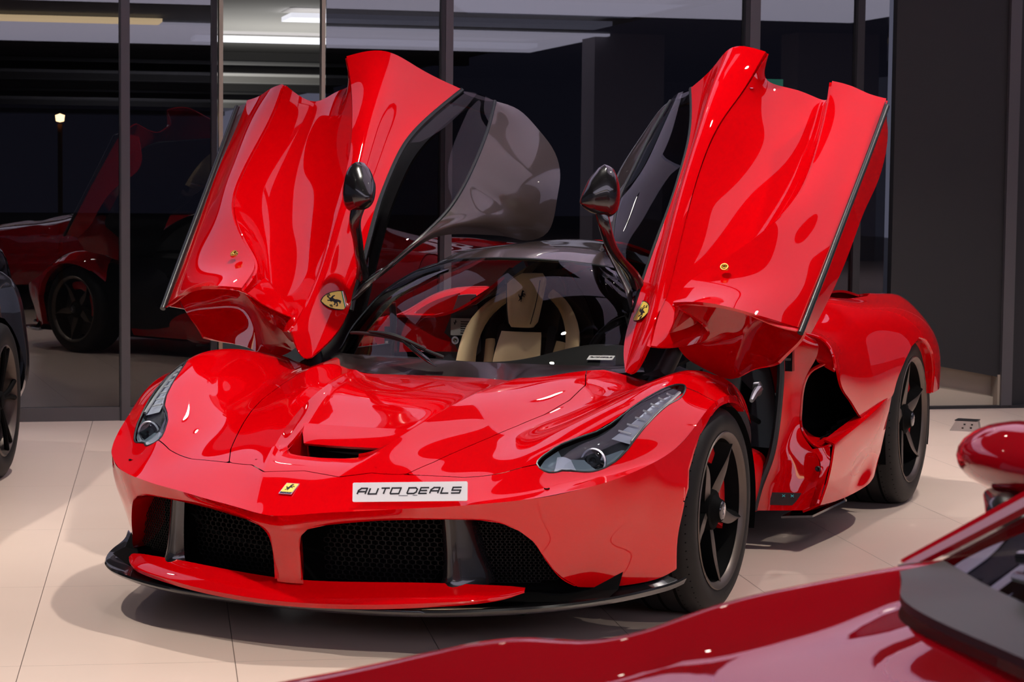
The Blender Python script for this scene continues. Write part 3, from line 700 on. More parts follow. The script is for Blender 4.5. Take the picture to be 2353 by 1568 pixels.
def door(s):
    t = empty('door', parent=CAR)
    def B(name, m, mt, par=t, **k):
        if s < 0: m = m.mir()
        return build(name, m, mt, par, **k)
    up = thicken(grid(surf([G_, Gm, F_, U_], 90, 8, sm=24)), .012)
    sk = up.copy()
    sk.add(thicken(grid(surf([U_, W2, W1, W0, C_], 90, 8, sm=24)), .008))
    sk.add(thicken(grid(surf([C_, M1, M2, E_], 90, 8, sm=24)), .010))
    # lower return behind the sill edge
    Fl = [(1.20,1.03,1.60),(1.205,1.055,1.535),(1.195,1.06,1.441),(1.19,.82,1.265),(1.185,.59,1.095),(1.16,.44,.955),(1.15,.30,.870)]
    sk.add(thicken(grid(np.stack([np.array(spl(E_, 60)), np.array(spl(E_, 60))*.5+np.array(spl(Fl, 60))*.5+[0, 0, 0], np.array(spl(Fl, 60))], 1)), .006))
    skin = B('door_skin', sk, M['red'], ang=40)
    # inner lower part of the door below the blade
    D1_ = [(.70,.24,.86),(.78,.29,.93),(.87,.33,1.0),(.96,.33,1.03),(1.05,.30,.985),(1.12,.27,.93),(1.15,.25,.90)]
    D2_ = [(.715,.30,.80),(.80,.35,.83),(.87,.37,.86),(.95,.38,.88),(1.04,.34,.88),(1.10,.30,.87),(1.135,.27,.86)]
    D3_ = [(.74,.37,.752),(.80,.40,.718),(.866,.39,.703),(.93,.365,.733),(.985,.33,.752),(1.03,.29,.765),(1.06,.26,.778)]
    D25 = [(.725,.33,.775),(.80,.375,.775),(.866,.385,.775),(.93,.375,.80),(1.0,.34,.815),(1.06,.30,.82),(1.10,.27,.82)]
    B('door_lower_panel', thicken(grid(surf([D1_, D2_, D25, D3_], 50, 7)), .01), M['red'])
    Bf = [(.781,.045,.960),(.84,.005,.965),(.891,.010,.963),(.951,.030,.956),(1.019,.068,.935),(1.085,.107,.904),(1.155,.157,.883)]
    Bm = [(.745,.15,.90),(.80,.15,.965),(.875,.165,1.0),(.955,.175,1.005),(1.03,.18,.975),(1.10,.185,.93),(1.155,.20,.895)]
    B('door_underside', thicken(grid(surf([Bf, Bm, D1_], 50, 7)), .004), M['red'])
    rodp = np.array(spl([(1.163,.150,.880),(1.187,.314,1.054),(1.209,.484,1.233),(1.233,.659,1.418),(1.257,.84,1.613)], 40))
    B('sill_fin', thicken(grid(np.stack([rodp, np.array(spl(E_, 40))[::-1]+[-.004, .004, 0]], 1)), .004), M['carbon'])
    B('sill_seal', tube([(1.163,.150,.880),(1.187,.314,1.054),(1.209,.484,1.233),(1.233,.659,1.418),(1.257,.84,1.613)], .010, 10, n_s=30), M['seal'])
    # inner trim, seen edge on
    n = 50; g = np.array(spl(G_, n)); e = np.array(spl([(1.08,1.10,1.56)]+[(p[0]-.10, p[1]+.22, p[2]-.0) for p in E_[1:-1]]+[(1.02,.45,.95)], n))
    B('door_trim', thicken(grid(np.stack([g+[.0, .10, -.05], g*.6+e*.4+[0, .16, -.04], e], 1)), .01), M['leather'])
    # roof section and window
    RI = [(.354,1.226,1.646),(.333,1.126,1.555),(.322,1.033,1.473),(.315,.915,1.375),(.313,.816,1.300),(.325,.730,1.232),(.345,.655,1.180),(.372,.580,1.128),(.420,.512,1.063),(.480,.452,1.000),(.525,.400,.95)]
    RO = [(.350,1.235,1.645),(.285,1.302,1.615),(.225,1.342,1.547),(.167,1.363,1.468),(.123,1.33,1.379),(.105,1.259,1.282),(.102,1.205,1.187),(.112,1.165,1.145),(.137,1.13,1.126),(.185,.997,1.134),(.232,.867,1.146),(.28,.741,1.15),(.327,.625,1.138),(.379,.547,1.092),(.43,.491,1.036),(.477,.426,.978),(.522,.362,.921)]
    def warp(P, key, n):
        # parametrise so that matching stations line up
        P = np.array(spl(P, 400)); s = np.linspace(0, 1, 400); return np.stack([np.interp(np.interp(np.linspace(0, 1, n), key[0], key[1]), s, P[:, k]) for k in range(3)], 1)
    ri = warp(RI, ([0, .25, .5, .7, 1], [0, .25, .45, .62, 1]), 70); ro = warp(RO, ([0, .2, .42, .52, .7, 1], [0, .2, .45, .53, .72, 1]), 70)
    mid = ri*.5+ro*.5; rn = np.array([-.18, -.55, .28])*.0
    bulge = np.sin(np.linspace(0, 1, 70)*PI)[:, None]*np.array([-.02, -.022, .018])
    B('door_roof_panel', thicken(grid(surf([ri, mid+bulge, ro], 70, 7)), .012), M['carbon'])
    be = np.array(spl(G_[:9]+[(.527,.36,.88)], 70)); rin = np.array(spl(RI+[(.53,.372,.90)], 70))
    w = np.linspace(0, 1, 7)[None, :, None]
    gl = be[:, None]*(1-w)+rin[:, None]*w+np.sin(w*PI)*np.array([-.01, -.012, .008])
    B('side_window', grid(gl), M['sideglass'])
    B('window_seal', tube(be+[-.004, -.002, .004], .010, 8).add(tube(rin+[0, .002, 0], .007, 8)), M['seal'])
    fr_ = np.array([[(.464,1.157,1.684),(.41,1.187,1.670),(.354,1.228,1.648)],[(.486,1.085,1.640),(.418,1.118,1.622),(.343,1.165,1.592)]])
    B('window_frame', thicken(grid(fr_), .008), M['gloss_black'])
    # mirror on its stalk
    B('mirror_arm', tube([(.520,.440,.985),(.512,.425,1.02),(.487,.350,1.085),(.468,.295,1.145),(.460,.262,1.205),(.447,.262,1.25)], [.020, .016, .014, .014, .016, .018], 10, n_s=24, sy=1.3), M['gloss_black'])
    mm = []
    c0 = np.array([.440, .262, 1.315]); ax = np.array([.83, .52, .06]); ax /= np.linalg.norm(ax)
    upv = np.array([-.02, .10, .99]); upv = upv-ax*(upv@ax); upv /= np.linalg.norm(upv); bk_ = np.cross(ax, upv)   # bk_ points rearward-ish
    for i in range(21):
        u = -1+2*i/20; row = []; sc = max(1-abs(u)**5, 0)**.5
        top = np.interp(u, [-1, -.5, 0, .3, .7, 1], [-.018, .040, .078, .090, .082, .062]); bot = np.interp(u, [-1, -.5, 0, .4, .8, 1], [-.048, -.068, -.080, -.086, -.080, -.066])
        dp = np.interp(u, [-1, -.4, .3, 1], [.018, .046, .054, .040]); mid = (top+bot)/2; hh_ = (top-bot)/2
        for j in range(24):
            a = 2*PI*j/24; cy = np.sign(math.sin(a))*abs(math.sin(a))**.85; cx = np.sign(math.cos(a))*abs(math.cos(a))**.85
            row.append(c0+ax*(u*.070)+upv*(mid+cy*hh_*sc)+bk_*(cx*dp*sc))
        mm.append(row)
    mh = grid(np.array(mm), True)
    B('mirror_housing', mh, M['gloss_black'])
    # lock and emblem
    lf = frame((.897, .188, 1.077), (1, 0, 0), (0, .55, .83)) 
    B('door_lock', lathe([(.0, .0001),(.002, .006),(.0, .007),(.004, .010),(.004, .013),(-.002, .0155)], 24, ax='z').xf(frame((.897, .190, 1.080), (.80, .45, .40), (-.35, .55, .76))), M['brass'])
    c = Vector((s*.594, .312, .910))

    # plate frame: find it from three neighbouring skin points
    a_ = Vector((.561, .378, .94)); b_ = Vector((.554, .317, .872)); r_ = Vector((.633, .306, .924))
    return t, skin
DL, skL = door(1); DR, skR = door(-1)
# place the shields on the skin by looking up the surface there
def on_skin(obj, p):
    P = Vector(p); best = None
    for poly in obj.data.polygons:
        c = Vector(poly.center); d_ = (c-P).length
        if best is None or d_ < best[0]: best = (d_, c, Vector(poly.normal))
    return best[1], best[2]
for s, sk, dr in ((1, skL, DL), (-1, skR, DR)):
    Vs = np.array([v.co[:] for v in sk.data.vertices]); C0 = np.array([s*.583, .334, .912]); Vs = Vs[np.linalg.norm(Vs-C0, axis=1) < .05]
    cc = Vs.mean(0); nn = np.linalg.svd(Vs-cc)[2][2]; nn = -nn if nn[1] > 0 else nn
    n2 = Vector(nn); c = Vector(C0-nn*((C0-cc)@nn)+nn*(max((Vs-cc)@nn)*.75))
    upv = Vector((s*-.05, .62, .78)).normalized(); upd = (Vector((s*-.80, .30, .25)))       # the crown of the shield points inboard
    upd = (upd-n2*upd.dot(n2)).normalized(); xr = upd.cross(n2)
    Mt = Matrix((xr, upd, n2)).transposed().to_4x4(); Mt.translation = c+n2*.001
    shield(dr, Mt, .076, .092)
    if s > 0:
        c, n = on_skin(sk, (.80, .86, 1.66)); build('roof_pin', lathe([(0, .0001), (.002, .010), (0, .012)], 20, ax='z').xf(Matrix.Translation((.775,.845,1.675))), M['chrome'], dr)
# ---- rear body: deck, haunches, jambs, side pods
ra = [(-1,.36),(.5,.36),(1.8,.405),(1.87,.437),(2.19,.500),(2.215,.565),(2.30,.630),(2.41,.684),(2.55,.709),(2.673,.692),(2.789,.632),(2.865,.556),(2.905,.45),(2.91,-1),(-1,-1)]
K0 = [(0,1.42,1.110),(0,1.8,1.05),(0,2.2,.97),(0,2.7,.885),(0,3.1,.85),(0,3.45,.845)]
K1 = [(.13,1.42,1.098),(.16,1.8,1.03),(.20,2.2,.94),(.25,2.7,.865),(.28,3.1,.84),(.30,3.45,.838)]
K2 = [(.42,1.40,.93),(.44,1.8,.86),(.46,2.2,.81),(.48,2.7,.80),(.50,3.1,.815),(.50,3.43,.828)]
K3 = [(.66,1.38,.800),(.66,1.6,.820),(.66,1.9,.862),(.66,2.2,.884),(.66,2.6,.882),(.64,3.0,.825),(.62,3.38,.82)]
K4 = [(.775,1.36,.797),(.79,1.5,.822),(.795,1.7,.868),(.795,1.9,.884),(.795,2.2,.868),(.793,2.5,.864),(.785,2.8,.862),(.765,3.1,.850),(.72,3.35,.83)]
K5 = [(.868,1.33,.787),(.885,1.5,.785),(.900,1.75,.805),(.905,2.0,.825),(.908,2.25,.832),(.908,2.5,.828),(.900,2.8,.808),(.875,3.1,.775),(.81,3.36,.74)]
K6 = [(.944,1.33,.745),(.942,1.5,.722),(.946,1.75,.715),(.958,2.0,.720),(.974,2.25,.735),(.985,2.5,.742),(.982,2.8,.715),(.955,3.1,.66),(.88,3.38,.62)]
K7 = [(.966,1.325,.690),(.962,1.375,.655),(.957,1.436,.606),(.953,1.60,.53),(.952,1.855,.425),(.962,2.12,.43),(.985,2.5,.45),(.985,2.9,.45),(.96,3.15,.45),(.88,3.40,.45)]
rb = grid(surf([K0, K1, K2, K3, K4, K5, K6, K7], 110, 8)).both()
rb = clip(rb, -sdf(ayz(rb), ra))
scoop = [(.690,2.0),(.778,2.05),(.782,2.55),(.74,2.80),(.68,2.82),(.675,2.3)]
hole = clip(rb, sdf(axy(rb), scoop)); rb = clip(rb, -sdf(axy(rb), scoop))
hv = np.array(hole.V); hs = hole.copy(); hs.V = [(x, y, z-.05) for x, y, z in hole.V]
build('rear_bodywork', thicken(rb, -.010), M['red'], CAR, ang=40)
build('engine_air_intake', thicken(hs, .02), M['void'], CAR)
def ring(poly3, off): 
    P = np.array(poly3+[poly3[0]]); return grid(np.stack([P, P+np.array(off)], 1))
# tail
tl = [[(0,3.45,.845),(.30,3.45,.838),(.50,3.43,.828),(.62,3.38,.82),(.72,3.35,.83),(.81,3.36,.74),(.88,3.38,.62),(.88,3.40,.45)],
      [(0,3.50,.80),(.30,3.50,.79),(.50,3.48,.78),(.62,3.44,.77),(.72,3.42,.75),(.80,3.41,.68),(.84,3.42,.58),(.85,3.43,.44)],
      [(0,3.46,.62),(.30,3.46,.62),(.50,3.45,.62),(.62,3.43,.61),(.70,3.42,.60),(.78,3.42,.56),(.82,3.42,.50),(.84,3.43,.40)],
      [(0,3.55,.35),(.30,3.55,.35),(.50,3.54,.35),(.62,3.51,.35),(.70,3.48,.35),(.78,3.46,.35),(.82,3.44,.35),(.84,3.43,.34)]]
build('rear_bumper', grid(surf(tl, 50, 8)).both(), M['red'], CAR)
build('rear_diffuser', grid(surf([[(0,3.55,.35),(.5,3.54,.35),(.84,3.43,.34)],[(0,3.5,.24),(.5,3.48,.24),(.82,3.42,.24)],[(0,3.0,.12),(.5,3.0,.12),(.80,3.0,.12)]], 30, 8)).both(), M['black'], CAR)
for s in (1, -1):
    build('tail_lamp', lathe([(0, .0001),(.012, .03),(.014, .055),(0, .068)], 32, ax='y').move(s*.60, 3.47, .70), M['caliper'], CAR)
L2 = np.array([(.0, 2.62-math.cos(PI*(-.1+1.2*i/29))*.41, .33+math.sin(PI*(-.1+1.2*i/29))*.385) for i in range(30)])
build('rear_arch_liner', grid(np.stack([L2+[.955, 0, 0], L2+[.55, 0, 0]], 1)).both(), M['void'], CAR)
build('rear_inner_wall', grid(np.stack([L2+[.56, 0, 0], L2*[1, 0, 0]+[.56, 2.62, .1]], 1)).both(), M['void'], CAR)
def rr_test(q): return q[1] > 2.15 and q[1] < 2.95 and abs(q[0]) > .86 and abs(sdf([(q[1], q[2])], ra)[0]) < .02
def rr_off(q, k):
    sx = 1 if q[0] > 0 else -1; d_ = np.array([0, q[1]-2.6, q[2]-.33]); d_ /= np.linalg.norm(d_)
    return [np.zeros(3), np.array([sx*.001, 0, 0])-d_*.010, np.array([-sx*.05, 0, 0])-d_*.012][k]
rl = flange(rb, rr_test, rr_off); build('rear_arch_lip', half(rl, 1), M['red'], CAR); build('rear_arch_lip', half(rl, -1), M['red'], CAR)

# jamb panel round the side intake
ji = [(.795,1.26,.812),(.785,1.262,.774),(.792,1.265,.70),(.793,1.268,.64),(.791,1.27,.58),(.786,1.27,.50),(.778,1.27,.42),(.762,1.265,.34),(.741,1.262,.255),(.728,1.26,.20),(.716,1.26,.146)]
jm = [(.825,1.29,.806),(.835,1.295,.775),(.832,1.30,.72),(.822,1.305,.65),(.818,1.31,.59),(.815,1.31,.51),(.815,1.31,.43),(.82,1.305,.36),(.822,1.30,.28),(.82,1.295,.21),(.815,1.29,.148)]
jo = [(.868,1.33,.787),(.905,1.325,.757),(.900,1.33,.712),(.868,1.335,.655),(.849,1.335,.60),(.842,1.335,.52),(.848,1.335,.44),(.880,1.33,.395),(.930,1.325,.33),(.925,1.32,.25),(.905,1.315,.152)]
tlt = lambda P: [(x, y-.045*max(0, .80-z)/.6, z) for x, y, z in P]
ji, jm, jo = tlt(ji), tlt(jm), tlt(jo)
jam = grid(surf([ji, jm, jo], 70, 8))
j2o = [(.868,1.33,.787),(.948,1.33,.745),(.964,1.325,.690),(.956,1.38,.66),(.945,1.36,.672)]
j2i = [(.868,1.33,.787),(.905,1.325,.757),(.900,1.33,.712),(.905,1.34,.695),(.93,1.35,.68)]
jam.add(grid(surf([j2i, j2o], 20, 5)))
j3o = [(.962,1.312,.385),(.962,1.31,.34),(.955,1.27,.25),(.945,1.235,.183)]
j3i = tlt([(.90,1.33,.372),(.930,1.325,.33),(.925,1.32,.25),(.905,1.315,.152)])
jam.add(grid(surf([j3i, j3o], 20, 5)))
jb = build('door_jamb', thicken(jam, .008).both(), M['red'], CAR)
rimc = [(.945,1.345,.700),(.926,1.335,.686),(.900,1.33,.672),(.872,1.33,.650),(.851,1.33,.60),(.843,1.33,.52),(.849,1.33,.44),(.880,1.33,.397),(.925,1.33,.375),(.958,1.34,.388)]
build('intake_rim', tube(rimc, .007, 8, n_s=50).both(), M['red'], CAR)
build('jamb_flange', tube([(.80,1.25,.80),(.86,1.315,.792),(.93,1.318,.768),(.962,1.318,.72),(.970,1.32,.675)], .008, 8, n_s=30).both(), M['red'], CAR)
build('door_seal', tube(tlt([(.786,1.235,.86),(.782,1.24,.774),(.790,1.245,.70),(.790,1.25,.58),(.778,1.25,.42),(.762,1.245,.33),(.735,1.24,.25),(.712,1.24,.15)]), .014, 8, n_s=40).both(), M['seal'], CAR)
lt = empty('door_latch', parent=CAR)
build('latch_slot', box(.795,.829,1.255,1.30,.66,.765).both(), M['gloss_black'], lt)
build('latch_striker', box(.800,.823,1.250,1.262,.700,.708).both(), M['steel'], lt)
for s in (1, -1):
    tl_ = build('type_label', thicken(Ms([(s*.765,1.222,.168),(s*.880,1.258,.168),(s*.880,1.262,.214),(s*.765,1.226,.214)], [(0,1,2,3)]), -.003*s), M['gloss_black'], CAR)
    for xx in (.812, .842):
        yy = 1.222+(xx-.765)*.313-.001
        build('label_mark', tube([(s*(xx-.005), yy-.0015, .199), (s*(xx+.005), yy+.0015, .207)], .0012, 5).add(tube([(s*(xx+.005), yy+.0015, .199), (s*(xx-.005), yy-.0015, .207)], .0012, 5)), M['markcyan'], tl_)

build('jamb_bolt', lathe([(0, .0001),(-.004, .008),(.003, .011)], 16, ax='y').move(.928, 1.272, .305).both(), M['black'], CAR)
# inside of the duct: red ledge then darkness
build('duct_ledge', grid(surf([[(.845,1.335,.445),(.88,1.335,.392),(.962,1.345,.386)],[(.83,1.42,.44),(.87,1.46,.40),(.93,1.50,.405)]], 20, 6)).both(), M['red'], CAR)
build('side_duct', grid(surf([[(.86,1.33,.70),(.80,1.36,.70),(.80,1.8,.70),(.86,2.15,.62)],[(.84,1.33,.55),(.79,1.38,.55),(.80,1.8,.55),(.88,2.12,.52)],[(.85,1.33,.42),(.80,1.38,.40),(.80,1.8,.38),(.90,2.15,.42)],[(.93,1.34,.36),(.90,1.40,.355),(.90,1.8,.39),(.93,2.15,.45)]], 30, 6)).both(), M['void'], CAR)
build('duct_gauze', hexgrid(1.40,2.0,.36,.44,.014,.0012, lambda a, b: 0, lambda a, b: b < .36+(a-1.4)*.16+.03).xf(Matrix(((0, -1, 0, .895), (1, 0, 0, 0), (0, 0, 1, 0), (0, 0, 0, 1)))).both(), M['mesh'], CAR, flat=True)
# side pod with its flat outer face and ledge
pt = [(.930,1.345,.398),(.932,1.60,.424),(.934,1.9,.455),(.945,2.10,.492),(.955,2.21,.512)]
po = [(.968,1.330,.388),(.972,1.55,.413),(.975,1.85,.450),(.975,2.08,.488),(.972,2.205,.505)]
pm = [(.968,1.30,.33),(.970,1.55,.345),(.972,1.85,.360),(.970,2.06,.380),(.962,2.17,.400)]
pn = [(.960,1.265,.25),(.966,1.52,.255),(.955,1.80,.245),(.955,2.02,.28),(.952,2.13,.30)]
pb = [(.945,1.235,.183),(.955,1.48,.172),(.968,1.75,.178),(.962,1.96,.195),(.945,2.09,.225)]
pi = [(.88,1.25,.150),(.90,1.48,.145),(.90,1.75,.145),(.89,1.96,.155),(.88,2.10,.18)]
pod = grid(surf([pt, po, pm, pn, pb, pi], 60, 8, sharp=(1, 4)))
build('side_pod', thicken(pod, -.008).both(), M['red'], CAR, ang=30)
build('side_blade', thicken(grid(surf([[(.80,1.25,.125),(.80,2.0,.125)],[(.905,1.30,.128),(.950,1.62,.150)]], 12, 3)), .008).both(), M['gloss_black'], CAR)
# floor, inner tub sides
build('underbody', box(-.66,.66,-.88,3.3,.122,.135), M['void'], CAR)
fl_ = empty('tub', parent=CAR)
build('sill', thicken(grid(surf([[(.60,.36,.40),(.60,.8,.38),(.62,1.25,.38)],[(.70,.36,.38),(.715,.8,.36),(.735,1.25,.34)],[(.74,.38,.24),(.74,.8,.23),(.73,1.25,.22)],[(.70,.38,.14),(.70,.8,.14),(.715,1.25,.14)]], 24, 6)), .01).both(), M['red'], fl_)
build('hinge_pillar', grid(surf([[(.62,.20,.72),(.66,.40,.74),(.63,.55,.72)],[(.80,.42,.62),(.78,.60,.60),(.70,.95,.55)],[(.86,.43,.45),(.80,.65,.42),(.72,1.1,.40)],[(.80,.43,.2),(.76,.65,.2),(.72,1.1,.3)]], 24, 6)).both(), M['black'], fl_)
build('kick_panel', thicken(grid(surf([[(.72,.50,.72),(.74,.52,.60),(.775,.62,.50),(.77,.75,.40),(.73,.85,.33)],[(.70,.72,.72),(.72,.75,.60),(.76,.88,.50),(.755,.95,.41),(.72,1.0,.35)],[(.68,1.0,.72),(.69,1.02,.60),(.70,1.10,.50),(.70,1.12,.42),(.69,1.12,.36)]], 24, 8)), .01).both(), M['leather'], fl_)
hg = empty('door_hinge', parent=CAR)
build('hinge_arm', tube([(.62,.30,.66),(.66,.33,.74),(.70,.36,.84),(.72,.40,.90)], [.035, .03, .028, .02], 10, n_s=14).both(), M['black'], hg)
build('hinge_bracket', lathe([(-.02, .0001),(-.02, .024),(.0, .027),(.006, .020),(.008, .010),(.014, .0001)], 10, ax='x').move(.735, 1.16, .60).add(tube([(.735,1.15,.60),(.735,1.10,.585),(.735,1.06,.565)], [.016,.013,.008], 8)).both(), M['steel'], hg)
build('gas_strut', tube([(.71,1.24,.47),(.72,1.0,.53),(.73,.8,.60)], .010, 8).both(), M['gloss_black'], hg)

# ---- cabin
db = [[(-.56,.36,.728),(-.3,.20,.730),(0,.17,.730),(.3,.20,.730),(.56,.36,.728)],
      [(-.58,.50,.715),(-.3,.42,.712),(0,.40,.712),(.25,.42,.735),(.40,.42,.745),(.56,.50,.72)],
      [(-.58,.66,.69),(-.3,.62,.69),(0,.60,.695),(.22,.58,.765),(.40,.58,.785),(.54,.62,.755)],
      [(-.58,.74,.60),(-.3,.70,.60),(0,.68,.60),(.22,.70,.66),(.40,.70,.66),(.54,.72,.64)],
      [(-.58,.70,.35),(-.3,.68,.35),(0,.68,.35),(.22,.70,.35),(.40,.70,.35),(.54,.70,.35)]]
build('dashboard', grid(surf(db, 60, 8)), M['leather'], CAR)
st = empty('steering_wheel', parent=CAR); sc = frame((.36,.86,.70), (1, 0, 0), (0, .30, .95))
wr = [(math.cos(a)*.178, math.sin(a)*.168, 0) for a in np.linspace(0, 2*PI, 49)]
build('wheel_rim', tube(wr, .015, 10, cap=False).xf(sc), M['leather'], st)
build('wheel_hub', lathe([(-.02, .0001),(-.02, .055),(.02, .045),(.025, .0001)], 24, ax='z').xf(sc).add(tube([(-.17,0,0),(0,0,0),(.17,0,0)], .014, 8).xf(sc)), M['black'], st)
build('rear_bulkhead', grid(surf([[(-.62,1.50,.15),(0,1.50,.15),(.62,1.50,.15)],[(-.62,1.56,.55),(0,1.56,.55),(.62,1.56,.55)],[(-.52,1.66,.80),(0,1.66,.90),(.52,1.66,.80)],[(-.14,1.72,1.0),(0,1.72,1.03),(.14,1.72,1.0)]], 40, 8)), M['black'], CAR)
# rear roof shoulders that carry the closed doors
build('roof_buttress', thicken(grid(surf([[(.13,1.36,1.09),(.14,1.6,1.06)],[(.30,1.38,1.03),(.32,1.6,.98)],[(.43,1.42,.94),(.46,1.6,.90)],[(.55,1.46,.87),(.58,1.6,.84)]], 12, 8)), .03).both(), M['gloss_black'], CAR)
build('rear_shoulder', grid(surf([[(.60,1.47,.895),(.60,1.465,.78),(.60,1.46,.66)],[(.70,1.43,.86),(.70,1.42,.76),(.70,1.41,.66)],[(.78,1.38,.80),(.80,1.35,.73),(.80,1.33,.66)]], 16, 8)).both(), M['red'], CAR)
build('cabin_side_panel', thicken(grid(surf([[(.595,1.44,.885),(.64,1.44,.77),(.69,1.44,.64),(.72,1.44,.35)],[(.56,1.455,.89),(.58,1.46,.77),(.60,1.46,.64),(.60,1.46,.35)],[(.53,1.47,.89),(.52,1.48,.77),(.51,1.48,.64),(.51,1.48,.35)]], 24, 8)), .01).both(), M['grey'], CAR)
sf_ = frame((-.572,1.435,.762), (1, .20, .0), (.0, .05, 1))
stk = build('info_sticker', prism([(-.048,-.034),(.048,-.034),(.048,.034),(-.048,.034)], -.001, .002, sf_), M['paper'], CAR)
tx = Ms()
for i in range(6): tx.add(prism([(-.008, .022-i*.009), (.040-.006*(i % 3), .022-i*.009), (.040-.006*(i % 3), .0185-i*.009), (-.008, .0185-i*.009)], .002, .0028, sf_))
tx.add(prism([(x*.016-.030, y*.020+.016) for x, y in HORSE], .002, .003, sf_)); build('sticker_print', tx, M['ink'], stk)
build('belt_bolt', lathe([(.0, .0001),(-.006, .007),(-.010, .010),(-.010, .016),(.004, .018)], 20, ax='y').move(-.600, 1.435, .708), M['chrome'], CAR)
def seat(cx, cy, cz, mt, trim, rz=0):
    t = empty('seat', (cx, cy, cz), CAR, rz); 
    # local: x right, y back, z up ; back leans back a little
    lean = lambda x, z, d=0: (x, .22*z+d, z)
    def pad(pts, w, th, name, m, n=18, **k):
        rows = []
        P = np.array(spl(pts, n))
        return build(name, tube(P, w, 12, sy=th/ (np.mean(w) if np.ndim(w) else w), up=(0, 1, .0)), m, t, **k)
    for s in (1, -1):
        B = [lean(s*.080, .325, .0), lean(s*.125, .295, -.01), lean(s*.175, .245, -.035), lean(s*.212, .165, -.06), lean(s*.218, .06, -.085), lean(s*.212, -.07, -.10), lean(s*.21, -.2, -.10)]
        pad(B, [.020, .026, .032, .036, .042, .046, .046], .020, 'side_bolster', m=mt)
        I = [lean(s*.15, .14, -.02), lean(s*.14, .05, -.03), lean(s*.14, -.1, -.04), lean(s*.14, -.25, -.05)]
        pad(I, [.02, .028, .030, .030], .018, 'inner_bolster', m=mt)
    c = grid(surf([[lean(x*.9, .160, -.045+.01*(abs(x)/.08)**3) for x in np.linspace(-.08, .08, 9)], [lean(x, .06, -.07+.012*(abs(x)/.085)**3) for x in np.linspace(-.085, .085, 9)], [lean(x, -.10, -.08+.012*(abs(x)/.085)**3) for x in np.linspace(-.085, .085, 9)], [lean(x, -.3, -.08+.012*(abs(x)/.085)**3) for x in np.linspace(-.085, .085, 9)]], 20, 8))
    cp = build('back_cushion', thicken(c, -.04), mt, t)
    build('stitching', tube([lean(-.060, .13, -.062), lean(-.055, .07, -.078), lean(-.03, .045, -.082), lean(.03, .045, -.082), lean(.055, .07, -.078), lean(.060, .13, -.062)], .0018, 6, n_s=30).add(tube([lean(0, .045, -.084), lean(0, -.2, -.094)], .0018, 6)), M['stitch'], cp)
    hr = []
    for i in range(11):
        u = i/10; z = .195+.21*u; hw = .056+.030*(u**.8)*(1-.25*max(0, u-.8)/.2); rowp = []
        for j in range(16):
            a = 2*PI*j/16; e = 2.6
            x = hw*np.sign(math.cos(a))*abs(math.cos(a))**(2/e); d = .035*np.sign(math.sin(a))*abs(math.sin(a))**(2/e)
            sh = 1 if 0 < i < 10 else .8
            rowp.append(lean(x*sh, z, d*sh-.065))
        hr.append(rowp)
    hm = grid(np.array(hr), True); hm.F.append(tuple(range(16))[::-1]); hm.F.append(tuple(160+i for i in range(16)))
    hh = build('headrest', hm, mt, t)
    for s in (1, -1): build('headrest_seam', tube([lean(s*.046, .21, -.100), lean(s*.062, .29, -.102), lean(s*.070, .38, -.100)], .0016, 6, n_s=14), M['stitch'], hh)
    build('headrest_emblem', prism([(x*.030, y*.042) for x, y in HORSE], 0, .002, frame(lean(.0, .315, -.1025), (1, 0, 0), (0, .22, 1))), M['ink'], hh)
    build('seat_shell', thicken(grid(surf([[lean(x, .42, .03) for x in (-.12, 0, .12)], [lean(x, .25, .04) for x in (-.24, 0, .24)], [lean(x, .0, .04) for x in (-.26, 0, .26)], [lean(x, -.35, .03) for x in (-.26, 0, .26)]], 20, 6)), .02), M['gloss_black'], t)
    for s in (1, -1): build('harness_strap', grid(np.array([[lean(s*.105-.018, .20, -.01), lean(s*.105+.018, .20, -.01)], [lean(s*.11-.018, -.02, -.06), lean(s*.11+.018, -.02, -.06)], [lean(s*.115-.018, -.3, -.08), lean(s*.115+.018, -.3, -.08)]])), M['black'], t)
    build('seat_squab', thicken(grid(surf([[(-.2, -.10, -.28), (0, -.10, -.31), (.2, -.10, -.28)], [(-.2, -.45, -.27), (0, -.45, -.30), (.2, -.45, -.27)], [(-.19, -.55, -.34), (0, -.55, -.36), (.19, -.55, -.34)]], 16, 6)), -.05), mt, t)
    return t
seat(-.300, 1.42, .578, M['tan'], 1, .0)
seat(.36, 1.42, .575, M['leather'], 1, .0)
# ---- labels of the car's parts that look different from the rest
DC = tag(build('dashboard_card', prism([(-.045,-.020),(.045,-.020),(.045,.020),(-.045,.020)], 0, .0015, frame((.400,.405,.752), (1,.10,.02), (-.05,1,.30))), M['white']), 'small white dealer name card lying on the dashboard of the open-door red car', 'card')
build('card_lettering', wordmark('AUTO DEALS', .076, .0065, .0022, frame((.363,.398,.752), (1,.10,.02), (-.05,1,.30)), .0016, .002), M['ink'], DC)
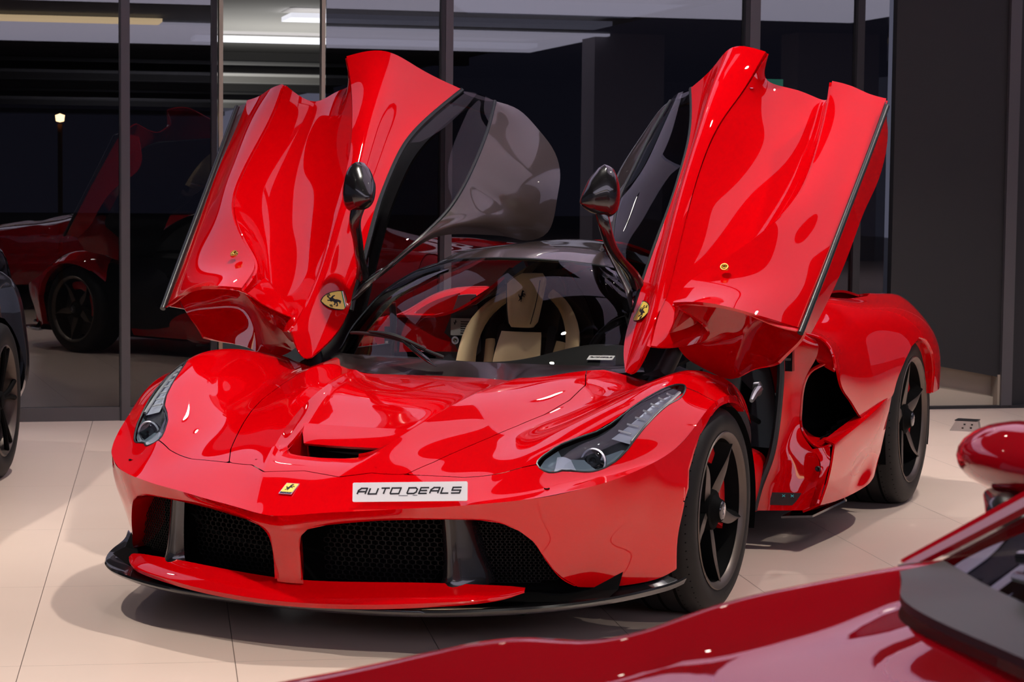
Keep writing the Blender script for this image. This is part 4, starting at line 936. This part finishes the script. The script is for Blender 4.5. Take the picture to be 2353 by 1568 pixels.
# ================================================================== the room
def floor_mat():
    m = mat('stone_tile_floor', (.60,.47,.40), .28, spec=.5)
    tc = nd(m, 'ShaderNodeTexCoord'); mp = nd(m, 'ShaderNodeMapping'); mp.vector_type = 'TEXTURE'
    mp.inputs['Rotation'].default_value = (0, 0, math.radians(31.5))
    lk(m, tc.outputs['Object'], mp.inputs['Vector'])
    sx = nd(m, 'ShaderNodeSeparateXYZ'); lk(m, mp.outputs[0], sx.inputs[0])
    def line(axis, off, step, wdt):
        a = nd(m, 'ShaderNodeMath', operation='SUBTRACT'); lk(m, sx.outputs[axis], a.inputs[0]); a.inputs[1].default_value = off
        b = nd(m, 'ShaderNodeMath', operation='DIVIDE'); lk(m, a.outputs[0], b.inputs[0]); b.inputs[1].default_value = step
        c = nd(m, 'ShaderNodeMath', operation='FRACT'); lk(m, b.outputs[0], c.inputs[0])
        d = nd(m, 'ShaderNodeMath', operation='SUBTRACT'); lk(m, c.outputs[0], d.inputs[0]); d.inputs[1].default_value = .5
        e = nd(m, 'ShaderNodeMath', operation='ABSOLUTE'); lk(m, d.outputs[0], e.inputs[0])
        f = nd(m, 'ShaderNodeMath', operation='GREATER_THAN'); lk(m, e.outputs[0], f.inputs[0]); f.inputs[1].default_value = .5-wdt/step
        return f
    l1 = line('X', -.71, .5875, .0013); l2 = line('Y', .14, 1.2, .0010)
    mxx = nd(m, 'ShaderNodeMath', operation='MAXIMUM'); lk(m, l1.outputs[0], mxx.inputs[0]); lk(m, l2.outputs[0], mxx.inputs[1])
    n = nd(m, 'ShaderNodeTexNoise'); n.inputs['Scale'].default_value = 2.2; n.inputs['Detail'].default_value = 5; lk(m, tc.outputs['Object'], n.inputs['Vector'])
    r = nd(m, 'ShaderNodeValToRGB'); r.color_ramp.elements[0].color = (.57,.445,.375,1); r.color_ramp.elements[1].color = (.63,.50,.43,1); lk(m, n.outputs[0], r.inputs[0])
    mix = nd(m, 'ShaderNodeMix', data_type='RGBA'); lk(m, mxx.outputs[0], mix.inputs[0]); lk(m, r.outputs[0], mix.inputs[6]); mix.inputs[7].default_value = (.16,.12,.10,1)
    lk(m, mix.outputs[2], bsdf(m).inputs['Base Color'])
    return m
fm = floor_mat()
fl = tag(build('floor', Ms([(-16,-32,0),(16,-32,0),(16,12,0),(-16,12,0)], [(0,1,2,3)]), fm, flat=True), kind='structure')
# cut the floor along the window wall: outside there is darker paving
WA = math.radians(36.25); W0 = Vector((-3.8, 3.68, 0)); wd = Vector((math.cos(WA), math.sin(WA), 0)); wn = Vector((-math.sin(WA), math.cos(WA), 0))
def wp_(s, z, n=0): p = W0+wd*s+wn*n; return (p.x, p.y, z)
def slab(s0, s1, z0, z1, n0, n1):
    m = box(s0, s1, n0, n1, z0, z1); m.V = [wp_(a, c, b) for a, b, c in m.V]; return m
fl.data.clear_geometry()
pts = [wp_(-14, 0, 0), wp_(20, 0, 0), wp_(20, 0, -42), wp_(-14, 0, -42)]
fl.data.from_pydata(pts, [], [(0, 3, 2, 1)]); fl.data.update()
M['dusk'] = mat('dark_paving', (.035,.032,.033), .5)
M['frame'] = mat('bronze_grey_frame', (.10,.095,.10), .4, metal=.5)
M['framedark'] = mat('dark_frame', (.015,.015,.017), .4)
M['bright'] = mat('brushed_trim', (.42,.36,.26), .3, metal=.9)
M['wallglass'] = thin_glass('tinted_wall_glass', (.22,.22,.25), 2.0)
M['ceil'] = mat('ceiling_paint', (.035,.033,.035), .8)
M['blind'] = mat('black_panel', (.012,.012,.013), .55)
M['beige'] = mat('beige_floor_tone', (.30,.25,.19), .7)
tag(build('trim_1', Ms([wp_(-14, -.02, .02), wp_(20, -.02, .02), wp_(20, -.02, 60), wp_(-14, -.02, 60)], [(0,1,2,3)]), M['dusk'], flat=True), kind='structure')
bpy.data.objects['trim_1'].name = 'floor_outside'
H = 3.7
cols = [-3.2, .195, .705, 1.274, 1.973, 3.775, 4.44, 4.66, 5.45]
wn_ = 0
for i, (a, b) in enumerate(((-3.2,.195),(.195,.70),(1.274,1.973),(1.973,3.775),(3.775,4.64))):
    w = tag(build('window_%d' % (i+1), slab(a+.02, b-.02, .075, H, -.005, .005), M['wallglass'], flat=True), kind='structure')
k = 0
def trim(m, mt):
    global k; k += 1
    return tag(build('trim_%d' % k, m, mt, flat=True), kind='structure')
trim(slab(-3.2, 4.66, 0, .075, -.03, .03), M['frame'])
for s0, s1, mt in ((.172,.219,'frame'),(.163,.172,'framedark'),(.660,.690,'framedark'),(.700,.722,'bright'),(1.264,1.284,'bright'),(1.938,1.960,'framedark'),(1.962,2.004,'frame'),(3.722,3.748,'framedark'),(3.750,3.812,'frame'),(4.412,4.456,'framedark')):
    trim(slab(s0, s1, .0, H, -.04, .04), M[mt])
# black panel wall on the right with a slanting foot, and made-up beige sheets for the floor seen beneath
pn = [(4.66, .31), (5.37, .185), (5.37, H), (4.66, H)]
q = Ms([wp_(s, z, -.03) for s, z in pn]+[wp_(s, z, .03) for s, z in pn], [(0,1,2,3),(7,6,5,4),(0,4,5,1),(1,5,6,2),(2,6,7,3),(3,7,4,0)])
tag(build('wall_right', q, M['blind'], flat=True), kind='structure')
q = Ms([wp_(4.6, 0, .05), wp_(5.38, 0, .05), wp_(5.38, .20, .05), wp_(4.6, .33, .05)], [(0,1,2,3)])
tag(build('floor_stand_in', thicken(q, .02), M['beige'], flat=True), kind='structure')
trim(Ms([wp_(4.7, .0, .02), wp_(5.37, .0, .02), wp_(5.37, .06, .02), wp_(4.7, .17, .02)], [(0,1,2,3)]), mat('pale_floor_tone', (.42,.36,.28), .7))  # paler made-up sheet, lower tone of the floor view
trim(slab(4.66, 8, -.001, .018, -.06, -.02), M['framedark'])
trim(slab(5.355, 5.40, 0, .20, -.04, .05), M['beige'])
trim(slab(5.37, 5.44, 0, H, -.06, .05), M['frame']); trim(slab(5.44, 9, 0, H, -.02, .05), M['framedark'])
tag(build('wall_left', slab(-9, -3.2, 0, H, -.05, .05), M['blind'], flat=True), kind='structure')
# walls far behind the camera close the hall so the paint has something dark to mirror
tag(build('wall_front', slab(-14, 20, 0, H, -42, -41.9), mat('far_wall', (.10,.095,.10), .8), flat=True), kind='structure')
# ---- ceiling with luminous fields and a grid of downlights
tag(build('ceiling', Ms([wp_(-14, H, 0), wp_(20, H, 0), wp_(20, H, -42), wp_(-14, H, -42)], [(0,1,2,3)]), M['ceil'], flat=True), kind='structure')
M['glow'] = mat('luminous_ceiling', (.8,.8,.9), .8, emit=(.66,.62,1.0), estr=.62)
M['farglow'] = mat('far_luminous_ceiling', (.8,.8,.9), .8, emit=(.80,.78,1.0), estr=1.9)
M['warmglow'] = mat('warm_cove', (.8,.7,.5), .8, emit=(1.,.74,.42), estr=4.)
M['lampface'] = mat('lamp_face', (1,1,1), .5, emit=(1.,.93,.82), estr=30.)
PANELS = [(-4.0, .7, -3.6, -.3), (.7, 4.4, -2.1, -.3), (1.9, 4.4, -3.5, -2.1), (.9, 4.4, -4.1, -3.5), (1.9, 5.2, -6.6, -4.2), (5.6, 9.5, -5.6, -1.0), (-9, 9.6, -29, -23.5), (-9, 12, -19, -12.5)]
for a, b, c, d in PANELS:
    t = tag(build('luminous_ceiling_panel', slab(a, b, H-.06, H-.02, c, d), M['glow' if c > -12 else 'farglow'], flat=True), 'large pale luminous ceiling panel mirrored in the paint and glass above the cars', 'ceiling panel', 'luminous ceiling panels')
t = tag(build('ceiling_cove', slab(-9, 2.2, H-.10, H-.05, -23, -22.2), M['warmglow'], flat=True), 'warm lit ceiling cove band mirrored in the left glass', 'light')
def spot(s, n, power, size=50, tgt=None, rad=.045, col=(1., .93, .84)):
    p = wp_(s, H-.12, n)
    root = tag(empty('downlight', (p[0], p[1], H-.12)), 'small round ceiling downlight above the showroom floor', 'downlight', 'ceiling downlights')
    build('housing', lathe([(.12, .0001),(.12, .07),(0, .07),(0, .055)], 20, ax='z'), M['black'], root)
    build('lamp', lathe([(.015, .0001),(.015, .052)], 20, ax='z'), M['lampface'], root)
    l = bpy.data.lights.new('spot', 'SPOT'); l.energy = power; l.spot_size = math.radians(size); l.spot_blend = .7; l.shadow_soft_size = rad; l.color = col
    o = bpy.data.objects.new('spot', l); COL.objects.link(o); o.location = (p[0], p[1], H-.13)
    if tgt is not None:
        d = Vector(tgt)-o.location; o.rotation_euler = d.to_track_quat('-Z', 'Y').to_euler()
    return root
SP = [(-2.2,-3.0),(0.2,-2.2),(2.6,-2.4),(4.6,-2.2),(-1.4,-5.8),(1.0,-5.4),(3.6,-5.6),(-2.6,-8.2),(0.4,-8.4),(3.2,-8.2),(6.2,-4.2),(6.4,-7.6)]
for s, n in SP:
    x, y, _ = wp_(s, 0, n); spot(s, n, 330, 95, (x, y, 0))

# ================================================================== foreground dark red car
A = Vector((2.482, -3.974, 0)); hh = Vector((.82,.572,0)).normalized(); ww = Vector((hh.y, -hh.x, 0))
def c2(P): return [tuple(A+hh*a+ww*b+Vector((0, 0, z))) for a, b, z in P]
F2 = tag(empty('foreground_car', (A.x, A.y, 0)), 'dark wine-red car in the blurred foreground, lower right corner', 'car')
def B2(name, m, mt, par=None, **k):
    m = m.copy().move(-A.x, -A.y, 0); return build(name, m, mt, par or F2, **k)
c_out = [(-1.55,.10,.45),(-1.25,.03,.48),(-.805,-.04,.66),(-.72,-.045,.68),(-.625,-.045,.70),(-.51,-.045,.71),(-.43,-.045,.70),(-.286,-.045,.74),(-.17,-.045,.765),(-.05,-.045,.79),(.10,-.045,.81)]
c_cr = [(-1.5,.14,.60),(-1.2,.05,.69),(-.805,.0,.777),(-.72,.0,.790),(-.625,.0,.807),(-.51,.0,.819),(-.43,.0,.812),(-.286,.0,.849),(-.17,.0,.872),(-.05,.0,.891),(.05,.0,.902)]
c_a = [(-1.5,.22,.62),(-1.2,.14,.695),(-.805,.09,.776),(-.72,.09,.787),(-.625,.09,.798),(-.51,.09,.806),(-.43,.09,.804),(-.32,.09,.834),(-.22,.09,.850),(-.13,.09,.866),(-.07,.09,.878)]
c_b = [(-1.5,.36,.63),(-1.2,.28,.70),(-.84,.22,.765),(-.74,.22,.776),(-.64,.22,.784),(-.53,.22,.790),(-.45,.22,.796),(-.36,.22,.815),(-.27,.22,.832),(-.19,.22,.850),(-.13,.22,.870)]
c_c = [(-1.55,.6,.64),(-1.25,.55,.73),(-.9,.5,.755),(-.78,.5,.768),(-.68,.5,.779),(-.57,.5,.790),(-.48,.5,.800),(-.38,.5,.815),(-.28,.5,.832),(-.19,.5,.852),(-.13,.5,.875)]
c_d = [(-1.6,.9,.65),(-1.3,.9,.74),(-.95,.9,.77),(-.82,.9,.785),(-.72,.9,.796),(-.6,.9,.808),(-.5,.9,.818),(-.4,.9,.832),(-.3,.9,.848),(-.22,.9,.864),(-.16,.9,.882)]
def mirr(P): return [(a, 1.8-b, z) for a, b, z in P]
side0 = [(a, b-.02 if i > 1 else b, .25) for i, (a, b, z) in enumerate(c_out)]
trk = [side0, c_out, c_cr, c_a, c_b, c_c, c_d]; trk = trk+[mirr(t) for t in trk[:-1]][::-1]
B2('bonnet', grid(surf([c2(t) for t in trk], 70, 7)), M['wine'])
B2('bonnet_vent', thicken(grid(surf([c2([(-.66,.27,.786),(-.60,.36,.790),(-.56,.50,.796)]), c2([(-.56,.27,.793),(-.52,.36,.797),(-.50,.50,.802)])], 12, 4)), .004), M['black'])
nose = [c2([(t[0][0], t[0][1], t[0][2]) for t in trk]), c2([(t[0][0]-.12, .9+(t[0][1]-.9)*.92, max(t[0][2]*.6, .25)) for t in trk]), c2([(t[0][0]-.06, .9+(t[0][1]-.9)*.9, .18) for t in trk])]
B2('front_bumper', grid(surf(nose, 60, 8)), M['wine'])
# cowl, windscreen, pillar, roof, flank
cw = [(-.05,.0,.893),(-.085,.10,.890),(-.13,.215,.893),(-.14,.35,.893),(-.14,.57,.898),(-.16,.9,.902)]; cw = cw+[mirr([p])[0] for p in cw[:-1]][::-1]
cg = [(.0,.02,.905),(-.01,.12,.905),(-.03,.235,.910),(-.035,.37,.912),(-.04,.58,.915),(-.05,.9,.918)]; cg = cg+[mirr([p])[0] for p in cg[:-1]][::-1]
M['cowlgrey'] = mat('fore_cowl', (.02,.02,.023), .45)
B2('cowl', grid(np.stack([np.array(spl(c2(cw), 60))-[0, 0, .006], np.array(spl(c2([(a, b, z+.004) for a, b, z in cw]), 60)), np.array(spl(c2(cg), 60))], 1)), M['cowlgrey'])
ct = [(.62,.20,1.195),(.56,.34,1.215),(.52,.55,1.23),(.50,.9,1.235)]; ct = ct+[mirr([p])[0] for p in ct[:-1]][::-1]
cmid = [(.28,.085,1.055),(.24,.22,1.075),(.215,.40,1.085),(.20,.62,1.09),(.19,.9,1.095)]; cmid = cmid+[mirr([p])[0] for p in cmid[:-1]][::-1]
B2('windscreen', grid(surf([c2(cg), c2(cmid), c2(ct)], 60, 10)), thin_glass('smoked_windscreen', (.05,.048,.042), 1.75))
for f in (lambda P: P, mirr):
    B2('windscreen_pillar', tube(c2(f([(-.04,-.005,.893),(.05,.005,.940),(.145,.03,.995),(.28,.075,1.062),(.62,.19,1.20)])), [.010, .014, .018, .02, .024], 8, n_s=24), M['wine'])
    B2('flank', grid(surf([c2(f([(.05,.0,.902),(.5,-.01,.92),(1.1,-.02,.93),(1.9,.0,.92),(2.6,.12,.85)])), c2(f([(.05,-.05,.80),(.5,-.06,.8),(1.1,-.06,.8),(1.9,-.06,.8),(2.6,.08,.75)])), c2(f([(.05,-.05,.25),(.5,-.02,.25),(1.1,-.02,.25),(1.9,-.05,.25),(2.6,.1,.3)]))], 40, 8)), M['wine'])
    B2('side_window', grid(surf([c2(f([(.0,.0,.905),(.5,.0,.93),(1.1,.0,.935),(1.7,.05,.93)])), c2(f([(.30,.08,1.06),(.7,.17,1.17),(1.1,.18,1.18),(1.5,.14,1.08)])), c2(f([(.62,.20,1.195),(.9,.26,1.235),(1.15,.27,1.225),(1.4,.22,1.15)]))], 30, 6)), M['sideglass'])
B2('roof', thicken(grid(surf([c2(ct), c2([(a+.4, b, z+.02) for a, b, z in ct]), c2([(a+.8, .9+(b-.9)*.95, z-.10) for a, b, z in ct]), c2([(a+1.9, .9+(b-.9)*1.05, .90) for a, b, z in ct]), c2([(a+2.1, .9+(b-.9)*1.1, .45) for a, b, z in ct])], 50, 10)), .01), M['wine'])
B2('wiper_arm', tube(c2([(-.03,.30,.935),(-.02,.5,.945),(.0,.85,.95),(.02,1.1,.95)]), [.010, .016, .018, .014], 8, n_s=16, sy=.6).add(tube(c2([(.0,.24,.945),(.05,.5,.985),(.07,.8,1.0)]), .008, 8)), M['gloss_black'])
mt2 = []
mc = A+hh*.215+ww*(-.165)+Vector((0, 0, .995))
ax2 = (ww*-1.0+hh*-.10+Vector((0, 0, .0))).normalized(); b2 = Vector((0, 0, 1)).cross(ax2); u2 = ax2.cross(b2)
for i in range(17):
    u = -1+2*i/16; sc = max(1-abs(u)**2.4, 0)**.5; row = []
    for j in range(20):
        a = 2*PI*j/20; cy = math.sin(a); row.append(mc+ax2*(u*.16)+b2*(math.cos(a)*.085*sc)+Vector((0, 0, 1))*(cy*(.055 if cy > 0 else .048)*sc+.010*u*0))
    mt2.append(row)
B2('door_mirror', grid(np.array([[tuple(v) for v in r] for r in mt2]), True), M['wine'])
B2('mirror_foot', tube([tuple(A+hh*.15+ww*-.175+Vector((0, 0, .955))), tuple(A+hh*.15+ww*-.13+Vector((0, 0, .945))), tuple(A+hh*.15+ww*-.06+Vector((0, 0, .93))), tuple(A+hh*.16+ww*.01+Vector((0, 0, .92)))], [.012, .035, .032, .022], 12, n_s=16, sy=.8), M['gloss_black'])
for a_, b_ in ((-.75,.12),(-.75,1.68),(1.75,.10),(1.75,1.70)):
    p = A+hh*a_+ww*b_
    w = lathe([(-.10, .20),(-.11, .33),(.11, .33),(.10, .20),(.05, .19),(.04, .02)], 40, ax='x')
    Mr = Matrix((ww, hh, Vector((0, 0, 1)))).transposed().to_4x4(); Mr.translation = (p.x, p.y, .33); B2('wheel', w.xf(Mr), M['rubber'])

# ================================================================== black car at the left edge
F3 = tag(empty('black_car', (-3.722, 1.18, 0), rz=math.radians(24)), 'glossy black car cut off by the left edge beside the glass wall', 'car')
def sect(y, w, zt, zs, zb=.18):
    return [(-w*.86, y, zb), (-w, y, .38), (-w*1.0, y, .62), (-w*.95, y, zs), (-w*.62, y, zt), (0, y, zt+.03), (w*.62, y, zt), (w*.95, y, zs), (w*1.0, y, .62), (w, y, .38), (w*.86, y, zb)]
body = surf([sect(-2.4,.70,.55,.50), sect(-2.2,.88,.66,.60), sect(-1.4,.95,.80,.76), sect(-.6,.95,.90,.86), sect(.2,.95,.92,.88), sect(.40,.97,.90,.85), sect(.47,.965,.86,.80), sect(.53,.93,.80,.72), sect(.57,.80,.70,.6)], 60, 8)
bm3 = grid(body)
bm3 = clip(bm3, -sdf(ayz(bm3)-np.array([0, 0]), [(0+.0+math.cos(a)*.375, .34+math.sin(a)*.375) for a in np.linspace(0, 2*PI, 40)][:-1]))
build('body', bm3, M['gloss_black'], F3)
cabn = surf([[(-.70,-.9,.88),(0,-1.0,.90),(.70,-.9,.88)],[(-.58,-.35,1.20),(0,-.40,1.26),(.58,-.35,1.20)],[(-.56,.15,1.20),(0,.15,1.27),(.56,.15,1.20)],[(-.68,.7,.88),(0,.8,.90),(.68,.7,.88)]], 30, 8)
build('cabin', thicken(grid(cabn), .01), M['gloss_black'], F3)
w3 = empty('wheel', (.965, .0, .345), F3)
build('tyre', lathe([(-.03, .245),(-.006, .25),(.004, .27),(.002, .31),(-.012, .335),(-.03, .343),(-.25, .343),(-.26, .25)], 72), M['rubber'], w3)
build('rim_lip', lathe([(-.005, .250),(.0, .243),(-.01, .235),(-.06, .225),(-.2, .22)], 60), M['rim'], w3)
for kk in range(5):
    sp3 = Ms()
    for dl in (-.16, .16):
        a = 2*PI*kk/5+.2; sp3.add(tube([(-.035, math.sin(a)*.03, math.cos(a)*.03), (-.02, math.sin(a+dl*.5)*.13, math.cos(a+dl*.5)*.13), (-.012, math.sin(a+dl)*.238, math.cos(a+dl)*.238)], [.014, .011, .012], 8, n_s=8))
    build('spoke', sp3, M['rimdark'], w3)
build('hub', lathe([(-.03, .045),(-.015, .035),(-.012, .0001)], 20), M['rimdark'], w3)
build('arch_lining', lathe([(-.03, .372),(-.4, .372),(-.4, .0001)], 40).move(.94, 0, .34), M['void'], F3)

# ================================================================== small things
for i in range(1):
    x, y = .62, 5.52
    o = tag(empty('floor_socket_box', (x, y, 0)), 'small angled metal floor socket box standing by the right wall', 'socket')
    build('box_body', prism([(-.085,0),(.075,0),(.065,.055),(-.055,.055)], -.05, .05, frame((x*0, 0, 0), (1, .1, 0), (0, 0, 1))), M['steel'], o)
    build('box_lid', box(-.055,.065,-.05,.05,.0555,.060), M['framedark'], o)
    sk_ = Ms()
    for a, b in ((0,.038),(.04,.038),(-.01,.018),(.035,.02)): sk_.add(box(a-.005,a+.005,-.0545,-.050,b-.004,b+.004))
    build('socket_holes', sk_, M['ink'], o)
cb = tag(build('cable_plug', tube([(.33,5.42,.02),(.37,5.40,.03),(.41,5.40,.02),(.39,5.34,.006),(.33,5.30,.005)], [.03, .03, .015, .006, .006], 8, n_s=16), M['black']), 'black cable plug lying on the floor behind the rear wheel', 'plug')

# outside: a canopy, a street lamp, a parking deck with strip lights seen past the glass
M['soffit'] = mat('canopy_soffit', (.35,.35,.42), .8)
lp = tag(empty('street_lamp', wp_(.37, 0, 14)), 'lit street lamp on a thin orange pole seen through the left glass', 'street lamp')
build('lamp_post', tube([(0,0,0),(0,0,1.88)], .028, 10), mat('lamp_post_paint', (.8,.35,.10), .5), lp)
build('lamp_head', lathe([(-.05, .0001),(-.04, .045),(.03, .055),(.05, .0001)], 20, ax='z').move(0, 0, 1.95), mat('lamp_glow', (1,.8,.5), .5, emit=(1.,.62,.25), estr=60.), lp)
# parking deck seen past the clear strip of the wall: ribbed soffit with strip lights
pk = tag(empty('parking_deck', wp_(2, 0, 40)), 'ribbed parking deck ceiling with white strip lights seen through the clear pane', 'building')
def pslab(*a):
    m = slab(*a); o_ = pk.location; return m.move(-o_[0], -o_[1], 0)
build('deck_soffit', pslab(-12, 8, 3.42, 3.6, 9, 75), mat('deck_concrete', (.50,.48,.44), .8), pk, flat=True)
for n_ in (27, 32, 37, 42.5, 49, 57, 67): build('deck_beam', pslab(-12, 8, 3.28, 3.42, n_, n_+.35), mat('deck_beam_paint', (.30,.29,.27), .7), pk, flat=True)
M['strip'] = mat('strip_light_face', (1,1,1), .5, emit=(.90,.90,1.), estr=.8)
build('strip_light', pslab(3.3, 7.5, 3.30, 3.36, 16.0, 16.9), M['strip'], pk, flat=True); build('strip_light', pslab(2.6, 7.8, 3.30, 3.36, 21.2, 21.9), M['strip'], pk, flat=True)
build('light_well', Ms([tuple(Vector(wp_(a, 3.35, b))-pk.location) for a, b in ((4.6,12.8),(7.5,12.8),(7.5,15.2),(5.4,15.2))], [(0,1,2,3)]), M['strip'], pk, flat=True)
for n_ in (20, 36, 54):  # upward spots added to brighten the soffit, no fixtures stand here
    l = bpy.data.lights.new('deck_fill_spot', 'SPOT'); l.energy = 420; l.spot_size = 2.6; l.spot_blend = .6; l.shadow_soft_size = .06; o = bpy.data.objects.new('deck_fill_spot', l); COL.objects.link(o); o.location = wp_(4, .25, n_); o.rotation_euler = (PI, 0, 0)
eg = tag(empty('exit_sign', wp_(3.99, 1.91, .25)), 'small glowing green sign behind the right-hand glass, half hidden by the raised door', 'sign')
build('sign_box', Ms([tuple(Vector(wp_(a, b, c))-eg.location) for a, b, c in ((3.93,1.88,.24),(4.06,1.88,.24),(4.06,1.945,.24),(3.93,1.945,.24),(3.93,1.88,.28),(4.06,1.88,.28),(4.06,1.945,.28),(3.93,1.945,.28))], [(0,1,2,3),(7,6,5,4),(0,4,5,1),(1,5,6,2),(2,6,7,3),(3,7,4,0)]), mat('sign_glow', (.2,.8,.5), .5, emit=(.16,.85,.48), estr=2.2), eg, flat=True)
# hall pillars behind the camera, mirrored in the glass
for i_, (a, b, n_) in enumerate(((9.4, 10.6, -24.5), (12.4, 13.8, -23))):
    tag(build('wall_pillar_%d' % (i_+1), slab(a, b, 0, H, n_, n_+.8), mat('pillar_paint', (.20,.18,.18), .7), flat=True), kind='structure')
# ---- world and camera
wld = bpy.data.worlds.new('night'); S.world = wld; wld.use_nodes = True
wld.node_tree.nodes['Background'].inputs[0].default_value = (.075,.076,.110,1); wld.node_tree.nodes['Background'].inputs[1].default_value = 1.
S.view_settings.view_transform = 'Standard'; S.view_settings.look = 'None'; S.view_settings.gamma = 1; S.view_settings.use_curve_mapping = False
S.view_settings.exposure = 0.0
cam = bpy.data.cameras.new('camera'); co = bpy.data.objects.new('camera', cam); COL.objects.link(co); S.camera = co
cam.sensor_width = 36; cam.lens = 5179.57/2353*36; cam.clip_end = 300
yaw, pit, rol = -.3974191, -.0742485, .0110659
f = Vector((math.sin(yaw)*math.cos(pit), math.cos(yaw)*math.cos(pit), math.sin(pit)))
r = Vector((math.cos(yaw), -math.sin(yaw), 0)); u = r.cross(f)
r2 = r*math.cos(rol)+u*math.sin(rol); u2_ = r2.cross(f)
Mc = Matrix((r2, u2_, -f)).transposed().to_4x4(); Mc.translation = (3.06307, -6.71774, 1.37167); co.matrix_world = Mc
cam.dof.use_dof = True; cam.dof.focus_distance = 7.6; cam.dof.aperture_fstop = 14.
